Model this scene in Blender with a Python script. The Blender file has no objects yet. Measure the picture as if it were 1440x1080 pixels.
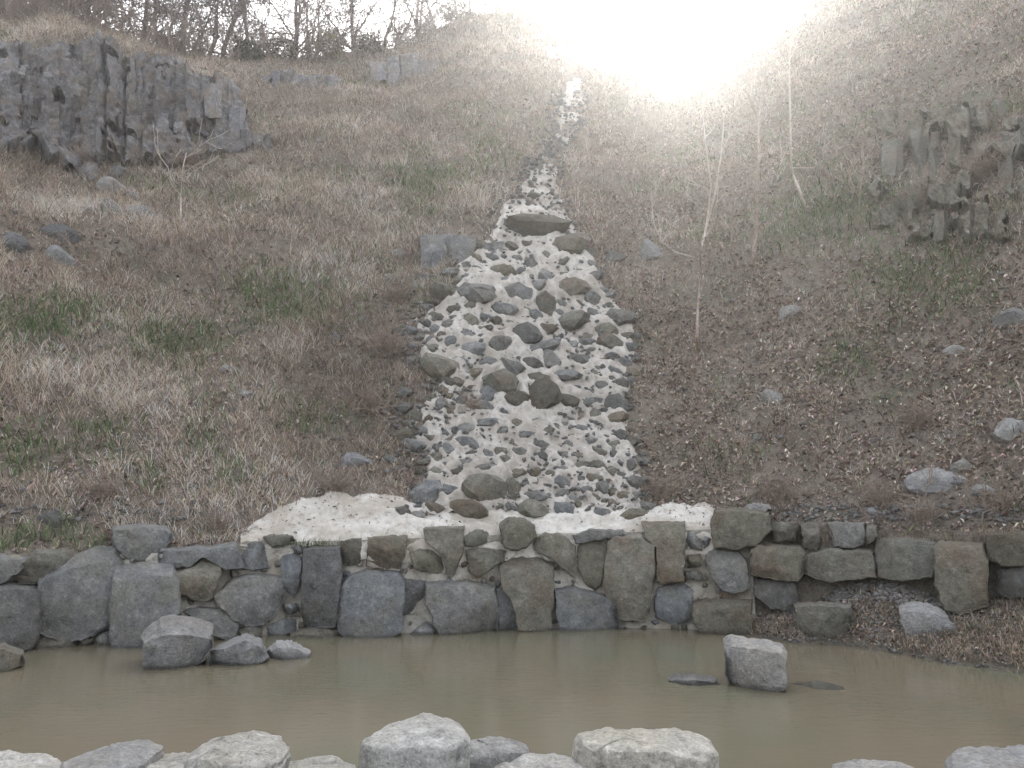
import bpy, bmesh, math, random
import numpy as np
from mathutils import Vector, Euler, Matrix

random.seed(7)
rng = np.random.default_rng(7)
scene = bpy.context.scene
R = math.radians

# ------------------------------------------------------------------ camera, light, exposure
EYE = 2.0
PITCH = R(9.6)
FOC = 1040.0                       # focal length in photo pixels (1440 wide)
cam_d = bpy.data.cameras.new("camera")
cam_d.lens = 26.0
cam_d.sensor_width = 36.0
cam_d.clip_end = 1000.0
cam = bpy.data.objects.new("camera", cam_d)
scene.collection.objects.link(cam)
cam.location = (0, 0, EYE)
cam.rotation_euler = (R(90) + PITCH, 0, 0)
scene.camera = cam

SUN_AZ, SUN_EL = R(13.6), R(35.2)   # azimuth from +Y towards +X
world = bpy.data.worlds.new("World")
scene.world = world
world.use_nodes = True
wn = world.node_tree
bg = wn.nodes["Background"]
sky = wn.nodes.new("ShaderNodeTexSky")
sky.sky_type = 'NISHITA'
sky.sun_disc = False
sky.sun_elevation = SUN_EL
sky.sun_rotation = SUN_AZ
sky.dust_density = 4.0
sky.air_density = 1.0
sky.ozone_density = 1.0
hs = wn.nodes.new("ShaderNodeHueSaturation")
hs.inputs["Saturation"].default_value = 0.22
wn.links.new(sky.outputs[0], hs.inputs["Color"])
wn.links.new(hs.outputs[0], bg.inputs[0])
bg.inputs[1].default_value = 0.15

sun_d = bpy.data.lights.new("sun", 'SUN')
sun_d.energy = 2.05
sun_d.angle = R(0.53)
sun_d.color = (1.0, 0.95, 0.88)
sun = bpy.data.objects.new("sun", sun_d)
scene.collection.objects.link(sun)
sdir = Vector((math.sin(SUN_AZ) * math.cos(SUN_EL), math.cos(SUN_AZ) * math.cos(SUN_EL), math.sin(SUN_EL)))
sun.rotation_euler = sdir.to_track_quat('Z', 'Y').to_euler()
sun.location = (0, -5, 30)

vs = scene.view_settings
vs.view_transform = 'Standard'
vs.look = 'None'
vs.gamma = 1.0
vs.use_curve_mapping = False
vs.exposure = 2.0
GLARE_DENSITY, GLARE_ANISO = 0.0021, 0.83  # scattering volume added to stand in for lens glare
scene.cycles.use_denoising = True
scene.cycles.max_bounces = 6
scene.cycles.diffuse_bounces = 3
scene.cycles.volume_bounces = 1

# ------------------------------------------------------------------ maths helpers
CP, SP = math.cos(PITCH), math.sin(PITCH)

def pix(px, py):
    """photo pixel -> (azimuth, rise per metre of horizontal distance)"""
    a = (np.asarray(px, float) - 720.0) / FOC
    v = (540.0 - np.asarray(py, float)) / FOC
    f = CP - v * SP
    u = SP + v * CP
    return np.arctan2(a, f), u / np.hypot(a, f)

def to_pix(P):
    P = np.atleast_2d(P)
    x, y, z = P[:, 0], P[:, 1], P[:, 2] - EYE
    f = y * CP + z * SP
    u = -y * SP + z * CP
    return 720 + FOC * x / f, 540 - FOC * u / f

def _hash(ix, iy, s):
    h = (ix.astype(np.int64) * 374761393 + iy.astype(np.int64) * 668265263 + s * 982451653) & 0x7fffffff
    h = ((h ^ (h >> 13)) * 1274126177) & 0x7fffffff
    return ((h ^ (h >> 16)) & 0xffff) / 65535.0

def vnoise(x, y, s=0):
    x = np.asarray(x, float); y = np.asarray(y, float)
    ix = np.floor(x); iy = np.floor(y)
    fx = x - ix; fy = y - iy
    fx = fx * fx * (3 - 2 * fx); fy = fy * fy * (3 - 2 * fy)
    a = _hash(ix, iy, s); b = _hash(ix + 1, iy, s); c = _hash(ix, iy + 1, s); d = _hash(ix + 1, iy + 1, s)
    return (a * (1 - fx) + b * fx) * (1 - fy) + (c * (1 - fx) + d * fx) * fy

def fbm(x, y, s=0, o=4):
    t = 0; amp = 0.5; tot = 0
    for k in range(o):
        t = t + amp * vnoise(np.asarray(x) * 2 ** k, np.asarray(y) * 2 ** k, s + k * 17)
        tot += amp; amp *= 0.5
    return t / tot - 0.5                          # about -0.5 .. 0.5

def interp_px(pairs, row):
    """control values given at photo columns (seen at one row) -> function of azimuth"""
    xs = np.array([p[0] for p in pairs], float)
    az, _ = pix(xs, np.full(len(xs), row, float))
    vals = np.array([p[1] for p in pairs], float)
    return lambda a: np.interp(a, az, vals)

# wall line at the water (horizontal distance from the camera foot), from the waterline in the photo
def water_D(px, py):
    az, te = pix(px, py)
    return az, -EYE / te
_wl = [(-200, 940), (0, 918), (60, 910), (150, 905), (240, 905), (330, 897), (420, 893), (520, 893), (620, 891), (720, 886), (850, 884), (980, 887), (1050, 889)]
_a, _d = water_D([p[0] for p in _wl], [p[1] for p in _wl])
_aR, _ = pix([1150, 1250, 1350, 1440, 1600], [860] * 5)
WL_A = np.concatenate([_a, _aR]); WL_D = np.concatenate([_d, [13.2, 13.2, 13.0, 12.7, 12.0]])
def Dw(a): return np.interp(a, WL_A, WL_D)
BATTER = 0.22
def wall_pt(px, py, off=0.0):
    az, te = pix(px, py)
    D = (Dw(az) + BATTER * EYE + off) / (1 - BATTER * te)
    return np.stack([D * np.sin(az), D * np.cos(az), EYE + D * te], -1)

# crest of the hill; its dip under the sun is invented, shaped for the glow
_cr = [(-500, 60, 26), (-200, 30, 30), (0, 22, 33), (100, 20, 33), (170, 46, 33), (250, 72, 34), (330, 86, 35), (450, 78, 37), (560, 70, 39),
       (610, 48, 41), (650, 24, 42), (700, 10, 44), (740, 6, 46), (800, 10, 46), (850, 24, 46), (900, 46, 45), (950, 66, 44), (1000, 40, 45),
       (1050, 2, 46), (1090, -30, 47), (1130, -55, 47), (1250, -95, 45), (1440, -150, 40), (1700, -160, 34), (2200, -160, 28)]
CR_A, CR_T = pix([c[0] for c in _cr], [c[1] for c in _cr])
CR_D = np.array([c[2] for c in _cr])
CR_Z = EYE + CR_D * CR_T
def Dc(a): return np.interp(a, CR_A, CR_D)
def Zc(a): return np.interp(a, CR_A, CR_Z)
_c1, _t1 = pix([20, 80, 160, 240, 330, 400], [232, 228, 232, 238, 215, 150])
_c2, _t2 = pix([20, 80, 160, 240, 330, 400], [62, 52, 66, 92, 112, 118])
Z0 = 1.62
_za = pix([-300, 200, 330, 400, 1000, 1060, 1500], [760] * 7)[0]
def Z0f(a): return np.interp(a, _za, [1.36, 1.38, 1.5, 1.6, 1.62, 1.6, 1.56])

def terr(az, D, detail=True):
    az = np.asarray(az, float); D = np.asarray(D, float)
    d0 = Dw(az) + BATTER * Z0 + 0.42
    dc = Dc(az); zc = Zc(az)
    t = np.clip((D - d0) / (dc - d0), -0.2, 1.0)
    z0 = Z0f(az)
    z = z0 + (zc - z0) * (t + 0.035 * np.sin(np.pi * np.clip(t, 0, 1)))
    # the cliff on the left: gentler foot, steep rock face, then the crest
    w = np.clip(np.interp(az, pix([-20, 50, 300, 380], [150] * 4)[0], [0.25, 1, 1, 0]), 0, 1)
    D1, D2 = 25.6, 27.4
    z1 = EYE + D1 * np.interp(az, _c1, _t1); z2 = EYE + D2 * np.interp(az, _c2, _t2)
    zl = np.where(D < D1, z0 + (z1 - z0) * (D - d0) / (D1 - d0),
         np.where(D < D2, z1 + (z2 - z1) * (D - D1) / (D2 - D1), z2 + (zc - z2) * np.clip((D - D2) / (dc - D2), 0, 1)))
    z = z * (1 - w) + zl * w
    x = D * np.sin(az); y = D * np.cos(az)
    m = np.clip((D - d0) / 2.5, 0, 1)
    n = 1.3 * fbm(x / 5.5, y / 5.5, 3, 3) + 0.55 * fbm(x / 1.4, y / 1.4, 9, 3)
    z = z + n * m * np.where(D > dc, 0.6, 1.0)
    z = np.where(D > dc, z - 0.12 * (D - dc), z)
    z = np.where(D < d0, z0 - (d0 - D) * 0.25 - np.clip(d0 - D - 0.2, 0, 9) * 14, z) + np.where(D < d0 + 1, 0.1 * fbm(x / 0.35, y / 0.35, 91, 3), 0)
    return z

def pt(az, D, lift=0.0):
    return np.stack([D * np.sin(az), D * np.cos(az), terr(az, D) + lift], -1)

def hit(px, py):
    """where the line of sight through a photo pixel meets the hillside -> azimuth, distance"""
    az, te = pix(px, py); az = np.atleast_1d(az); te = np.atleast_1d(te)
    out = np.empty(len(az))
    for i0 in range(0, len(az), 2000):
        a = az[i0:i0 + 2000, None]; s = te[i0:i0 + 2000, None]
        G = np.linspace(8.5, 60, 290)[None, :]
        dif = terr(a + 0 * G, G + 0 * a) - (EYE + G * s)
        dif[:, :1] = -1
        start = Dw(a) + 0.7
        dif = np.where(G < start, -1, dif)
        k = np.argmax(dif > 0, axis=1)
        k = np.where(k == 0, 289, k)
        r = np.arange(len(k))
        f = np.clip(-dif[r, k - 1] / (dif[r, k] - dif[r, k - 1] + 1e-9), 0, 1)
        lo = G[0, k - 1].copy(); hi = G[0, k].copy(); dl = dif[r, k - 1].copy(); dh = dif[r, k].copy()
        for _ in range(4):
            md = lo + (hi - lo) * np.clip(-dl / (dh - dl + 1e-9), 0.05, 0.95)
            dm = terr(a[:, 0], md) - (EYE + md * s[:, 0])
            up_ = dm > 0
            hi = np.where(up_, md, hi); dh = np.where(up_, dm, dh); lo = np.where(up_, lo, md); dl = np.where(up_, dl, dm)
        out[i0:i0 + 2000] = lo + (hi - lo) * np.clip(-dl / (dh - dl + 1e-9), 0, 1)
    return az, out

def hit_pt(px, py):
    a, d = hit(px, py)
    return pt(a, d), d

# ------------------------------------------------------------------ object helpers
COL = scene.collection
def mesh_np(name, V, F=None, tris=None):
    me = bpy.data.meshes.new(name)
    if tris is not None:
        V = np.ascontiguousarray(V, np.float32); T = np.ascontiguousarray(tris, np.int32)
        me.vertices.add(len(V)); me.vertices.foreach_set("co", V.ravel())
        me.loops.add(T.size); me.loops.foreach_set("vertex_index", T.ravel())
        me.polygons.add(len(T)); me.polygons.foreach_set("loop_start", np.arange(0, T.size, 3, dtype=np.int32))
        me.update(calc_edges=True)
    else:
        me.from_pydata([tuple(v) for v in V], [], [tuple(int(i) for i in f) for f in F])
        me.update()
    return me

def link(name, me, m, parent=None, smooth=None):
    o = bpy.data.objects.new(name, me)
    COL.objects.link(o)
    if m is not None and me is not None and not me.materials:
        me.materials.append(m)
    if parent is not None: o.parent = parent
    if smooth is not None: finish(me, smooth)
    return o

def finish(me, ang):
    me.polygons.foreach_set("use_smooth", [True] * len(me.polygons))
    me.set_sharp_from_angle(angle=R(ang))

def tag(o, label=None, cat=None, group=None, kind=None):
    if label: o["label"] = label
    if cat: o["category"] = cat
    if group: o["group"] = group
    if kind: o["kind"] = kind
    return o

def empty(name, loc=(0, 0, 0)):
    o = bpy.data.objects.new(name, None)
    COL.objects.link(o); o.location = loc
    o.empty_display_size = 0.2
    return o

def fix_normals(me):
    bm = bmesh.new(); bm.from_mesh(me)
    bmesh.ops.recalc_face_normals(bm, faces=bm.faces)
    bm.to_mesh(me); bm.free()

def colour_attr(me, C):
    at = me.color_attributes.new("Col", 'FLOAT_COLOR', 'POINT')
    c = np.ones((len(C), 4), np.float32); c[:, :3] = C
    at.data.foreach_set("color", c.ravel())

# ------------------------------------------------------------------ materials
def new_mat(name):
    m = bpy.data.materials.new(name); m.use_nodes = True
    nt = m.node_tree
    b = nt.nodes["Principled BSDF"]
    return m, nt, b

def N(nt, t, **kw):
    n = nt.nodes.new(t)
    for k, v in kw.items():
        if k in n.inputs: n.inputs[k].default_value = v
        else: setattr(n, k, v)
    return n

def noise(nt, pos, scale, detail=6, rough=0.6):
    n = N(nt, "ShaderNodeTexNoise"); n.inputs["Scale"].default_value = scale
    n.inputs["Detail"].default_value = detail; n.inputs["Roughness"].default_value = rough
    nt.links.new(pos, n.inputs["Vector"])
    return n.outputs["Fac"]

def ramp(nt, fac, stops):
    r = N(nt, "ShaderNodeValToRGB"); e = r.color_ramp.elements
    while len(e) > 1: e.remove(e[0])
    e[0].position, e[0].color = stops[0][0], (*stops[0][1], 1)
    for p, c in stops[1:]:
        k = e.new(p); k.color = (*c, 1)
    nt.links.new(fac, r.inputs[0])
    return r.outputs[0]

def mixc(nt, fac, a, b, mode='MIX'):
    n = N(nt, "ShaderNodeMix", data_type='RGBA', blend_type=mode)
    for sock, val in ((0, fac), (6, a), (7, b)):
        if isinstance(val, (int, float)): n.inputs[sock].default_value = val
        elif isinstance(val, tuple): n.inputs[sock].default_value = (*val, 1)
        else: nt.links.new(val, n.inputs[sock])
    return n.outputs[2]

def bump(nt, b, h, strength, dist):
    n = N(nt, "ShaderNodeBump"); n.inputs["Strength"].default_value = strength; n.inputs["Distance"].default_value = dist
    nt.links.new(h, n.inputs["Height"]); nt.links.new(n.outputs[0], b.inputs["Normal"])

def addm(nt, a, b, k=1.0):
    m = N(nt, "ShaderNodeMath", operation='MULTIPLY_ADD'); nt.links.new(b, m.inputs[0]); m.inputs[1].default_value = k
    nt.links.new(a, m.inputs[2]); return m.outputs[0]

def rock_mat(name, dark, mid, light, stain, stain_amt=0.45, var=0.45, bscale=1.0):
    m, nt, b = new_mat(name)
    pos = N(nt, "ShaderNodeNewGeometry").outputs["Position"]
    oi = N(nt, "ShaderNodeObjectInfo").outputs["Random"]
    big = noise(nt, pos, 1.6, 5, 0.6); med = noise(nt, pos, 6, 8, 0.65); fine = noise(nt, pos, 45, 6, 0.7)
    c = ramp(nt, med, [(0.32, dark), (0.47, mid), (0.53, mid), (0.68, light)])
    sm = ramp(nt, big, [(0.45, (0, 0, 0)), (0.68, (stain_amt,) * 3)])
    c = mixc(nt, sm, c, stain)
    sp = ramp(nt, fine, [(0.3, (0.55,) * 3), (0.47, (1,) * 3), (0.6, (1.1,) * 3), (0.72, (1.7,) * 3)])
    c = mixc(nt, 1.0, c, sp, 'MULTIPLY')
    mot = ramp(nt, noise(nt, pos, 17, 7, 0.75), [(0.33, (0.6,) * 3), (0.46, (0.97,) * 3), (0.56, (1.05,) * 3), (0.68, (1.5,) * 3)])
    c = mixc(nt, 1.0, c, mot, 'MULTIPLY')
    v = ramp(nt, oi, [(0.0, (1 - var,) * 3), (0.35, (1.0, 0.98, 0.93)), (0.7, (1 - var * 0.3, 1 - var * 0.22, 1 - var * 0.12)), (1.0, (1 + var * 0.45,) * 3)])
    c = mixc(nt, 1.0, c, v, 'MULTIPLY')
    sx = N(nt, "ShaderNodeSeparateXYZ"); nt.links.new(pos, sx.inputs[0])
    wl = addm(nt, sx.outputs[2], big, 0.16)
    wr = ramp(nt, wl, [(0.085, (0.5,) * 3), (0.135, (1,) * 3)])
    c = mixc(nt, 1.0, c, wr, 'MULTIPLY')
    nt.links.new(c, b.inputs["Base Color"])
    b.inputs["Roughness"].default_value = 0.82
    b.inputs["Specular IOR Level"].default_value = 0.35
    cr = N(nt, "ShaderNodeTexVoronoi", feature='DISTANCE_TO_EDGE'); cr.inputs["Scale"].default_value = 2.3 * bscale
    nt.links.new(pos, cr.inputs["Vector"])
    ce = N(nt, "ShaderNodeMapRange"); ce.inputs[2].default_value = 0.03; nt.links.new(cr.outputs["Distance"], ce.inputs[0]); ce.inputs[1].default_value = 0.0
    h = addm(nt, med, fine, 0.3)
    h = addm(nt, h, ce.outputs[0], 0.05)
    h = addm(nt, h, big, 0.8)
    bump(nt, b, h, 0.9, 0.09)
    return m

M_BASALT = rock_mat("basalt", (0.115, 0.12, 0.127), (0.195, 0.198, 0.202), (0.31, 0.31, 0.305), (0.19, 0.175, 0.125))
M_BASALT_OLIVE = rock_mat("olive_basalt", (0.1, 0.096, 0.078), (0.172, 0.165, 0.137), (0.255, 0.245, 0.205), (0.16, 0.11, 0.08), 0.6)
M_CSTONE = rock_mat("cascade_stone", (0.095, 0.1, 0.103), (0.175, 0.177, 0.175), (0.29, 0.285, 0.275), (0.18, 0.16, 0.125))
M_CLIFF = rock_mat("cliff_basalt", (0.1, 0.1, 0.112), (0.215, 0.213, 0.228), (0.38, 0.37, 0.37), (0.26, 0.21, 0.16), 0.7)
M_PALE = rock_mat("pale_rock", (0.2, 0.197, 0.193), (0.42, 0.41, 0.39), (0.6, 0.585, 0.565), (0.36, 0.33, 0.25), 0.4, 0.18, 1.6)
M_GREYROCK = rock_mat("grey_rock", (0.19, 0.19, 0.197), (0.30, 0.30, 0.305), (0.43, 0.425, 0.42), (0.24, 0.21, 0.16), 0.4, 0.25, 1.4)

M_WET = rock_mat("wet_rock", (0.07, 0.07, 0.058), (0.105, 0.1, 0.082), (0.14, 0.132, 0.108), (0.09, 0.085, 0.065))

def mortar_mat(name, a, b_, c_):
    m, nt, b = new_mat(name)
    pos = N(nt, "ShaderNodeNewGeometry").outputs["Position"]
    n1 = noise(nt, pos, 1.3, 6, 0.65); n2 = noise(nt, pos, 9, 8, 0.7); n3 = noise(nt, pos, 60, 4, 0.6)
    c = ramp(nt, n2, [(0.3, b_), (0.47, a), (0.75, tuple(min(1, v * 1.15) for v in a))])
    g = ramp(nt, n1, [(0.42, (0, 0, 0)), (0.62, (0.8,) * 3)])
    c = mixc(nt, g, c, c_)
    nt.links.new(c, b.inputs["Base Color"]); b.inputs["Roughness"].default_value = 0.92
    bump(nt, b, addm(nt, n2, n3, 0.25), 0.8, 0.06)
    return m
M_MORTAR = mortar_mat("white_mortar", (0.66, 0.635, 0.60), (0.30, 0.27, 0.24), (0.40, 0.35, 0.29))
M_BED = mortar_mat("cascade_mortar", (0.56, 0.53, 0.495), (0.22, 0.2, 0.18), (0.37, 0.33, 0.29))
M_WMORTAR = mortar_mat("wall_mortar", (0.44, 0.42, 0.38), (0.22, 0.205, 0.18), (0.22, 0.19, 0.145))

def soil_mat(name, a, b_, c_, g_):
    m, nt, b = new_mat(name)
    pos = N(nt, "ShaderNodeNewGeometry").outputs["Position"]
    n1 = noise(nt, pos, 0.5, 6, 0.6); n2 = noise(nt, pos, 5, 8, 0.7); n3 = noise(nt, pos, 28, 6, 0.7); n4 = noise(nt, pos, 0.9, 5, 0.6)
    c = ramp(nt, n2, [(0.3, a), (0.5, b_), (0.75, c_)])
    gm = ramp(nt, n1, [(0.5, (0, 0, 0)), (0.66, (0.6,) * 3)])
    c = mixc(nt, gm, c, g_)
    sp = ramp(nt, n3, [(0.32, (0.55,) * 3), (0.52, (1,) * 3), (0.7, (1.35, 1.3, 1.25))])
    c = mixc(nt, 1.0, c, sp, 'MULTIPLY')
    nt.links.new(c, b.inputs["Base Color"]); b.inputs["Roughness"].default_value = 0.95
    b.inputs["Specular IOR Level"].default_value = 0.15
    bump(nt, b, addm(nt, n2, n3, 0.5), 1.0, 0.12)
    return m
M_SOIL = soil_mat("hill_soil", (0.16, 0.137, 0.117), (0.275, 0.237, 0.203), (0.39, 0.345, 0.3), (0.17, 0.18, 0.135))
M_BANK = soil_mat("bank_soil", (0.12, 0.105, 0.088), (0.2, 0.175, 0.145), (0.32, 0.29, 0.25), (0.15, 0.145, 0.1))

def attr_mat(name, rough=0.85, transl=0.0):
    m, nt, b = new_mat(name)
    a = N(nt, "ShaderNodeAttribute"); a.attribute_name = "Col"
    nt.links.new(a.outputs["Color"], b.inputs["Base Color"]); b.inputs["Roughness"].default_value = rough
    b.inputs["Specular IOR Level"].default_value = 0.2
    if transl:
        t = N(nt, "ShaderNodeBsdfTranslucent"); nt.links.new(a.outputs["Color"], t.inputs[0])
        mx = N(nt, "ShaderNodeMixShader"); mx.inputs[0].default_value = transl
        nt.links.new(b.outputs[0], mx.inputs[1]); nt.links.new(t.outputs[0], mx.inputs[2])
        nt.links.new(mx.outputs[0], nt.nodes["Material Output"].inputs[0])
    return m
M_GRASS = attr_mat("grass_blades", 0.8, 0.3)
M_LEAF = attr_mat("dead_leaves", 0.85, 0.15)

def bark_mat(name, a, b_):
    m, nt, b = new_mat(name)
    pos = N(nt, "ShaderNodeNewGeometry").outputs["Position"]
    n = noise(nt, pos, 9, 6, 0.7)
    nt.links.new(ramp(nt, n, [(0.35, a), (0.65, b_)]), b.inputs["Base Color"]); b.inputs["Roughness"].default_value = 0.9
    bump(nt, b, n, 0.5, 0.02)
    return m
M_BARK = bark_mat("tree_bark", (0.14, 0.11, 0.10), (0.28, 0.235, 0.215))
M_PALEBARK = bark_mat("pale_sapling_bark", (0.44, 0.385, 0.34), (0.64, 0.58, 0.52))
M_TWIG = bark_mat("brown_twigs", (0.21, 0.162, 0.132), (0.41, 0.335, 0.285))

def water_mat():
    m, nt, b = new_mat("murky_water")
    pos = N(nt, "ShaderNodeNewGeometry").outputs["Position"]
    n1 = noise(nt, pos, 0.35, 4, 0.55)
    c = ramp(nt, n1, [(0.35, (0.133, 0.133, 0.092)), (0.55, (0.157, 0.136, 0.098)), (0.7, (0.168, 0.142, 0.105))])
    nt.links.new(c, b.inputs["Base Color"])
    b.inputs["Roughness"].default_value = 0.05
    b.inputs["IOR"].default_value = 1.33
    mp = N(nt, "ShaderNodeMapping"); mp.inputs["Scale"].default_value = (1.0, 2.2, 1.0); nt.links.new(pos, mp.inputs[0])
    n2 = noise(nt, mp.outputs[0], 5.0, 4, 0.55)
    n3 = noise(nt, mp.outputs[0], 22.0, 2, 0.5)
    bump(nt, b, addm(nt, n2, n3, 0.22), 0.14, 0.03)
    return m
M_WATER = water_mat()

# ------------------------------------------------------------------ terrain, water, banks
def grid_mesh(name, P):
    n, m = P.shape[:2]
    V = P.reshape(-1, 3)
    i, j = np.meshgrid(np.arange(n - 1), np.arange(m - 1), indexing='ij')
    a = (i * m + j).ravel(); b = a + 1; c = a + m + 1; d = a + m
    T = np.concatenate([np.stack([a, b, c], 1), np.stack([a, c, d], 1)])
    me = mesh_np(name, V, tris=T)
    me.polygons.foreach_set("use_smooth", [True] * len(me.polygons))
    return me

A = np.linspace(R(-75), R(75), 560)
S = np.concatenate([[-0.03, -0.02, -0.016], np.linspace(-0.0135, 1, 260), np.linspace(1.01, 1.6, 30)])
aa, ss = np.meshgrid(A, S, indexing='ij')
d0 = Dw(aa) + BATTER * Z0 + 0.42
DD = np.where(ss < 0, d0 + ss * 15, d0 + (Dc(aa) - d0) * ss)
hill = link("hillside", grid_mesh("hillside", pt(aa, DD)), M_SOIL)
tag(hill, "steep hillside of dry brown soil rising behind the pool", None, None, "structure")

g = np.linspace(-1, 1, 41)
gx, gy = np.meshgrid(g * 120, g * 120, indexing='ij')
o = link("ground", grid_mesh("ground", np.stack([gx, gy, np.full_like(gx, -1.0)], -1)), M_BANK)
tag(o, "bare brown earth around and under the pool", kind="structure")

# pool water: one sheet reaching under the wall and the banks
wx, wy = np.meshgrid(np.linspace(-22, 22, 45), np.linspace(1.5, 15.5, 29), indexing='ij')
o = link("pool_water", grid_mesh("pool_water", np.stack([wx, wy, 0 * wx], -1)), M_WATER)
tag(o, "still murky olive brown pool water", kind="structure")

# near bank, where the photographer stands
bx, by = np.meshgrid(np.linspace(-24, 24, 160), np.linspace(-30, 6.0, 140), indexing='ij')
bz = np.where(by < 3.6, 0.12, 0.12 - (by - 3.6) * 0.35) + 0.12 * fbm(bx, by, 41)
o = link("near_bank", grid_mesh("near_bank", np.stack([bx, by, bz], -1)), M_BANK)
tag(o, "bare earth bank on the near side of the pool", kind="structure")

# right bank: rubble and earth in front of the wall
_s = [(1035, 889), (1070, 897), (1120, 905), (1180, 906), (1260, 919), (1320, 931), (1440, 948), (1600, 960), (2000, 985)]
SH_A, SH_D = water_D([p[0] for p in _s], [p[1] for p in _s])
_tb = [(1035, 892), (1060, 875), (1130, 850), (1190, 822), (1260, 822), (1330, 850), (1380, 846), (1440, 838), (1600, 830), (2000, 830)]
TB_A, _tt = pix([p[0] for p in _tb], [p[1] for p in _tb])
TB_Z = np.array([wall_pt(p[0], p[1])[2] for p in _tb])
def bank_pt(az, s):
    ds = np.interp(az, SH_A, SH_D); zt = np.interp(az, TB_A, TB_Z)
    dt = Dw(az) + BATTER * zt + 0.25
    D = (ds - 0.35) + (dt - ds + 0.35) * s
    k = np.clip((D - ds) / np.maximum(dt - ds, 0.2), -0.6, 1)
    z = np.where(k > 0, zt * np.clip(k, 0, 1) ** 0.8, 0.6 * k)
    x = D * np.sin(az); y = D * np.cos(az)
    z = z + 0.16 * fbm(x / 0.5, y / 0.5, 77) * np.clip(k * 3, 0.15, 1)
    return np.stack([x, y, z], -1)
ba, bs = np.meshgrid(np.linspace(SH_A[0], SH_A[-1], 240), np.linspace(0, 1.05, 60), indexing='ij')
o = link("pool_bank", grid_mesh("pool_bank", bank_pt(ba, bs)), M_BANK)
tag(o, "earth and rubble bank at the right side of the pool", kind="structure")

# ------------------------------------------------------------------ stones traced from the photo
def resample(poly, M, jit, r):
    p = np.array(poly, float)
    q = np.roll(p, -1, 0)
    L = np.hypot(*(q - p).T)
    out = []
    for i in range(len(p)):
        k = max(1, int(round(M * L[i] / L.sum())))
        for j in range(k): out.append(p[i] + (q[i] - p[i]) * j / k)
    out = np.array(out)
    out = 0.86 * out + 0.07 * (np.roll(out, 1, 0) + np.roll(out, -1, 0))
    out += r.normal(0, jit, out.shape)
    return out

def stone_mesh(poly, surf, top=0.0, depth=0.5, bulge=0.06, seed=0, M=46, amp=0.036, jit=0.7, topd=0.3, smooth=32, proud=0.0):
    r = np.random.default_rng(seed)
    S_ = resample(poly, M, jit, r)
    n = len(S_)
    c = S_.mean(0)
    S_ = c + (1.09 if np.ptp(S_[:, 0]) < 130 else 1.05) * (S_ - c)
    ymin = S_[:, 1].min()
    up = np.clip((c[1] - S_[:, 1]) / max(1e-6, c[1] - ymin), 0, 1)
    size = np.abs(S_ - c).max()
    planes = [(r.normal(0, 1, 2), r.uniform(-0.1, 0.7), r.uniform(0.04, 0.2)) for _ in range(6)]
    verts = []
    rings = [0.15, 0.3, 0.45, 0.6, 0.74, 0.86, 0.95]
    def off_front(P):
        q = (P - c) / size
        o = -bulge * (1 - np.clip((q ** 2).sum(1), 0, 1))
        for nn, k, s in planes:
            nn = nn / np.hypot(*nn)
            o = o + s * np.clip(q @ nn - k, 0, 1)
        return o - proud
    for f in rings:
        P = c + f * (S_ - c)
        P[:, 1] += top * up ** 0.6 * f
        verts.append(surf(P[:, 0], P[:, 1], off_front(P)))
    e = np.where(up > 0.35, np.minimum(up * 1.4, 1), 0) if top > 0 else 0 * up
    verts.append(surf(S_[:, 0], S_[:, 1], 0.035 + (off_front(S_) + proud).clip(0, 0.05) + topd * e - proud))
    B = c + 0.97 * (S_ - c)
    back = surf(S_[:, 0], S_[:, 1], 0.05 + topd * e)
    az = np.arctan2(back[:, 0], back[:, 1])
    back = back + depth * np.stack([np.sin(az), np.cos(az), np.full(n, -0.1)], -1)
    verts.append(back)
    V = np.concatenate(verts + [surf(c[None, 0], c[None, 1] + top * 0.0, np.array([-bulge - proud]))])
    nr = len(verts)
    F = []
    for k in range(nr - 1):
        for i in range(n):
            j = (i + 1) % n
            F.append((k * n + i, k * n + j, (k + 1) * n + j, (k + 1) * n + i))
    ci = nr * n
    for i in range(n): F.append((ci, (i + 1) % n, i))
    F.append(tuple((nr - 1) * n + i for i in range(n)))
    dx = fbm(V[:, 0] * 3 + V[:, 2] * 1.7, V[:, 2] * 3 - V[:, 1] * 1.3, seed, 4)
    dy = fbm(V[:, 0] * 3.3 + 9, V[:, 2] * 3 + V[:, 1], seed + 5, 4)
    d3 = fbm(V[:, 0] * 9, V[:, 2] * 9 + V[:, 1] * 3, seed + 8, 3); V[:, 1] += dx * amp * 2.8 + d3 * amp * 0.9; V[:, 2] += dy * amp * 1.2; V[:, 0] += dx * dy * amp * 4
    me = mesh_np("stone", V, F)
    fix_normals(me); finish(me, smooth)
    return me

wall = empty("stone_wall", tuple(wall_pt(600, 886)))
tag(wall, "retaining wall of big mortared basalt blocks along the far side of the pool", "stone wall")
def child(o, parent):
    o.parent = parent
    o.matrix_parent_inverse = Matrix.Translation(parent.location).inverted()
    return o

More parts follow.
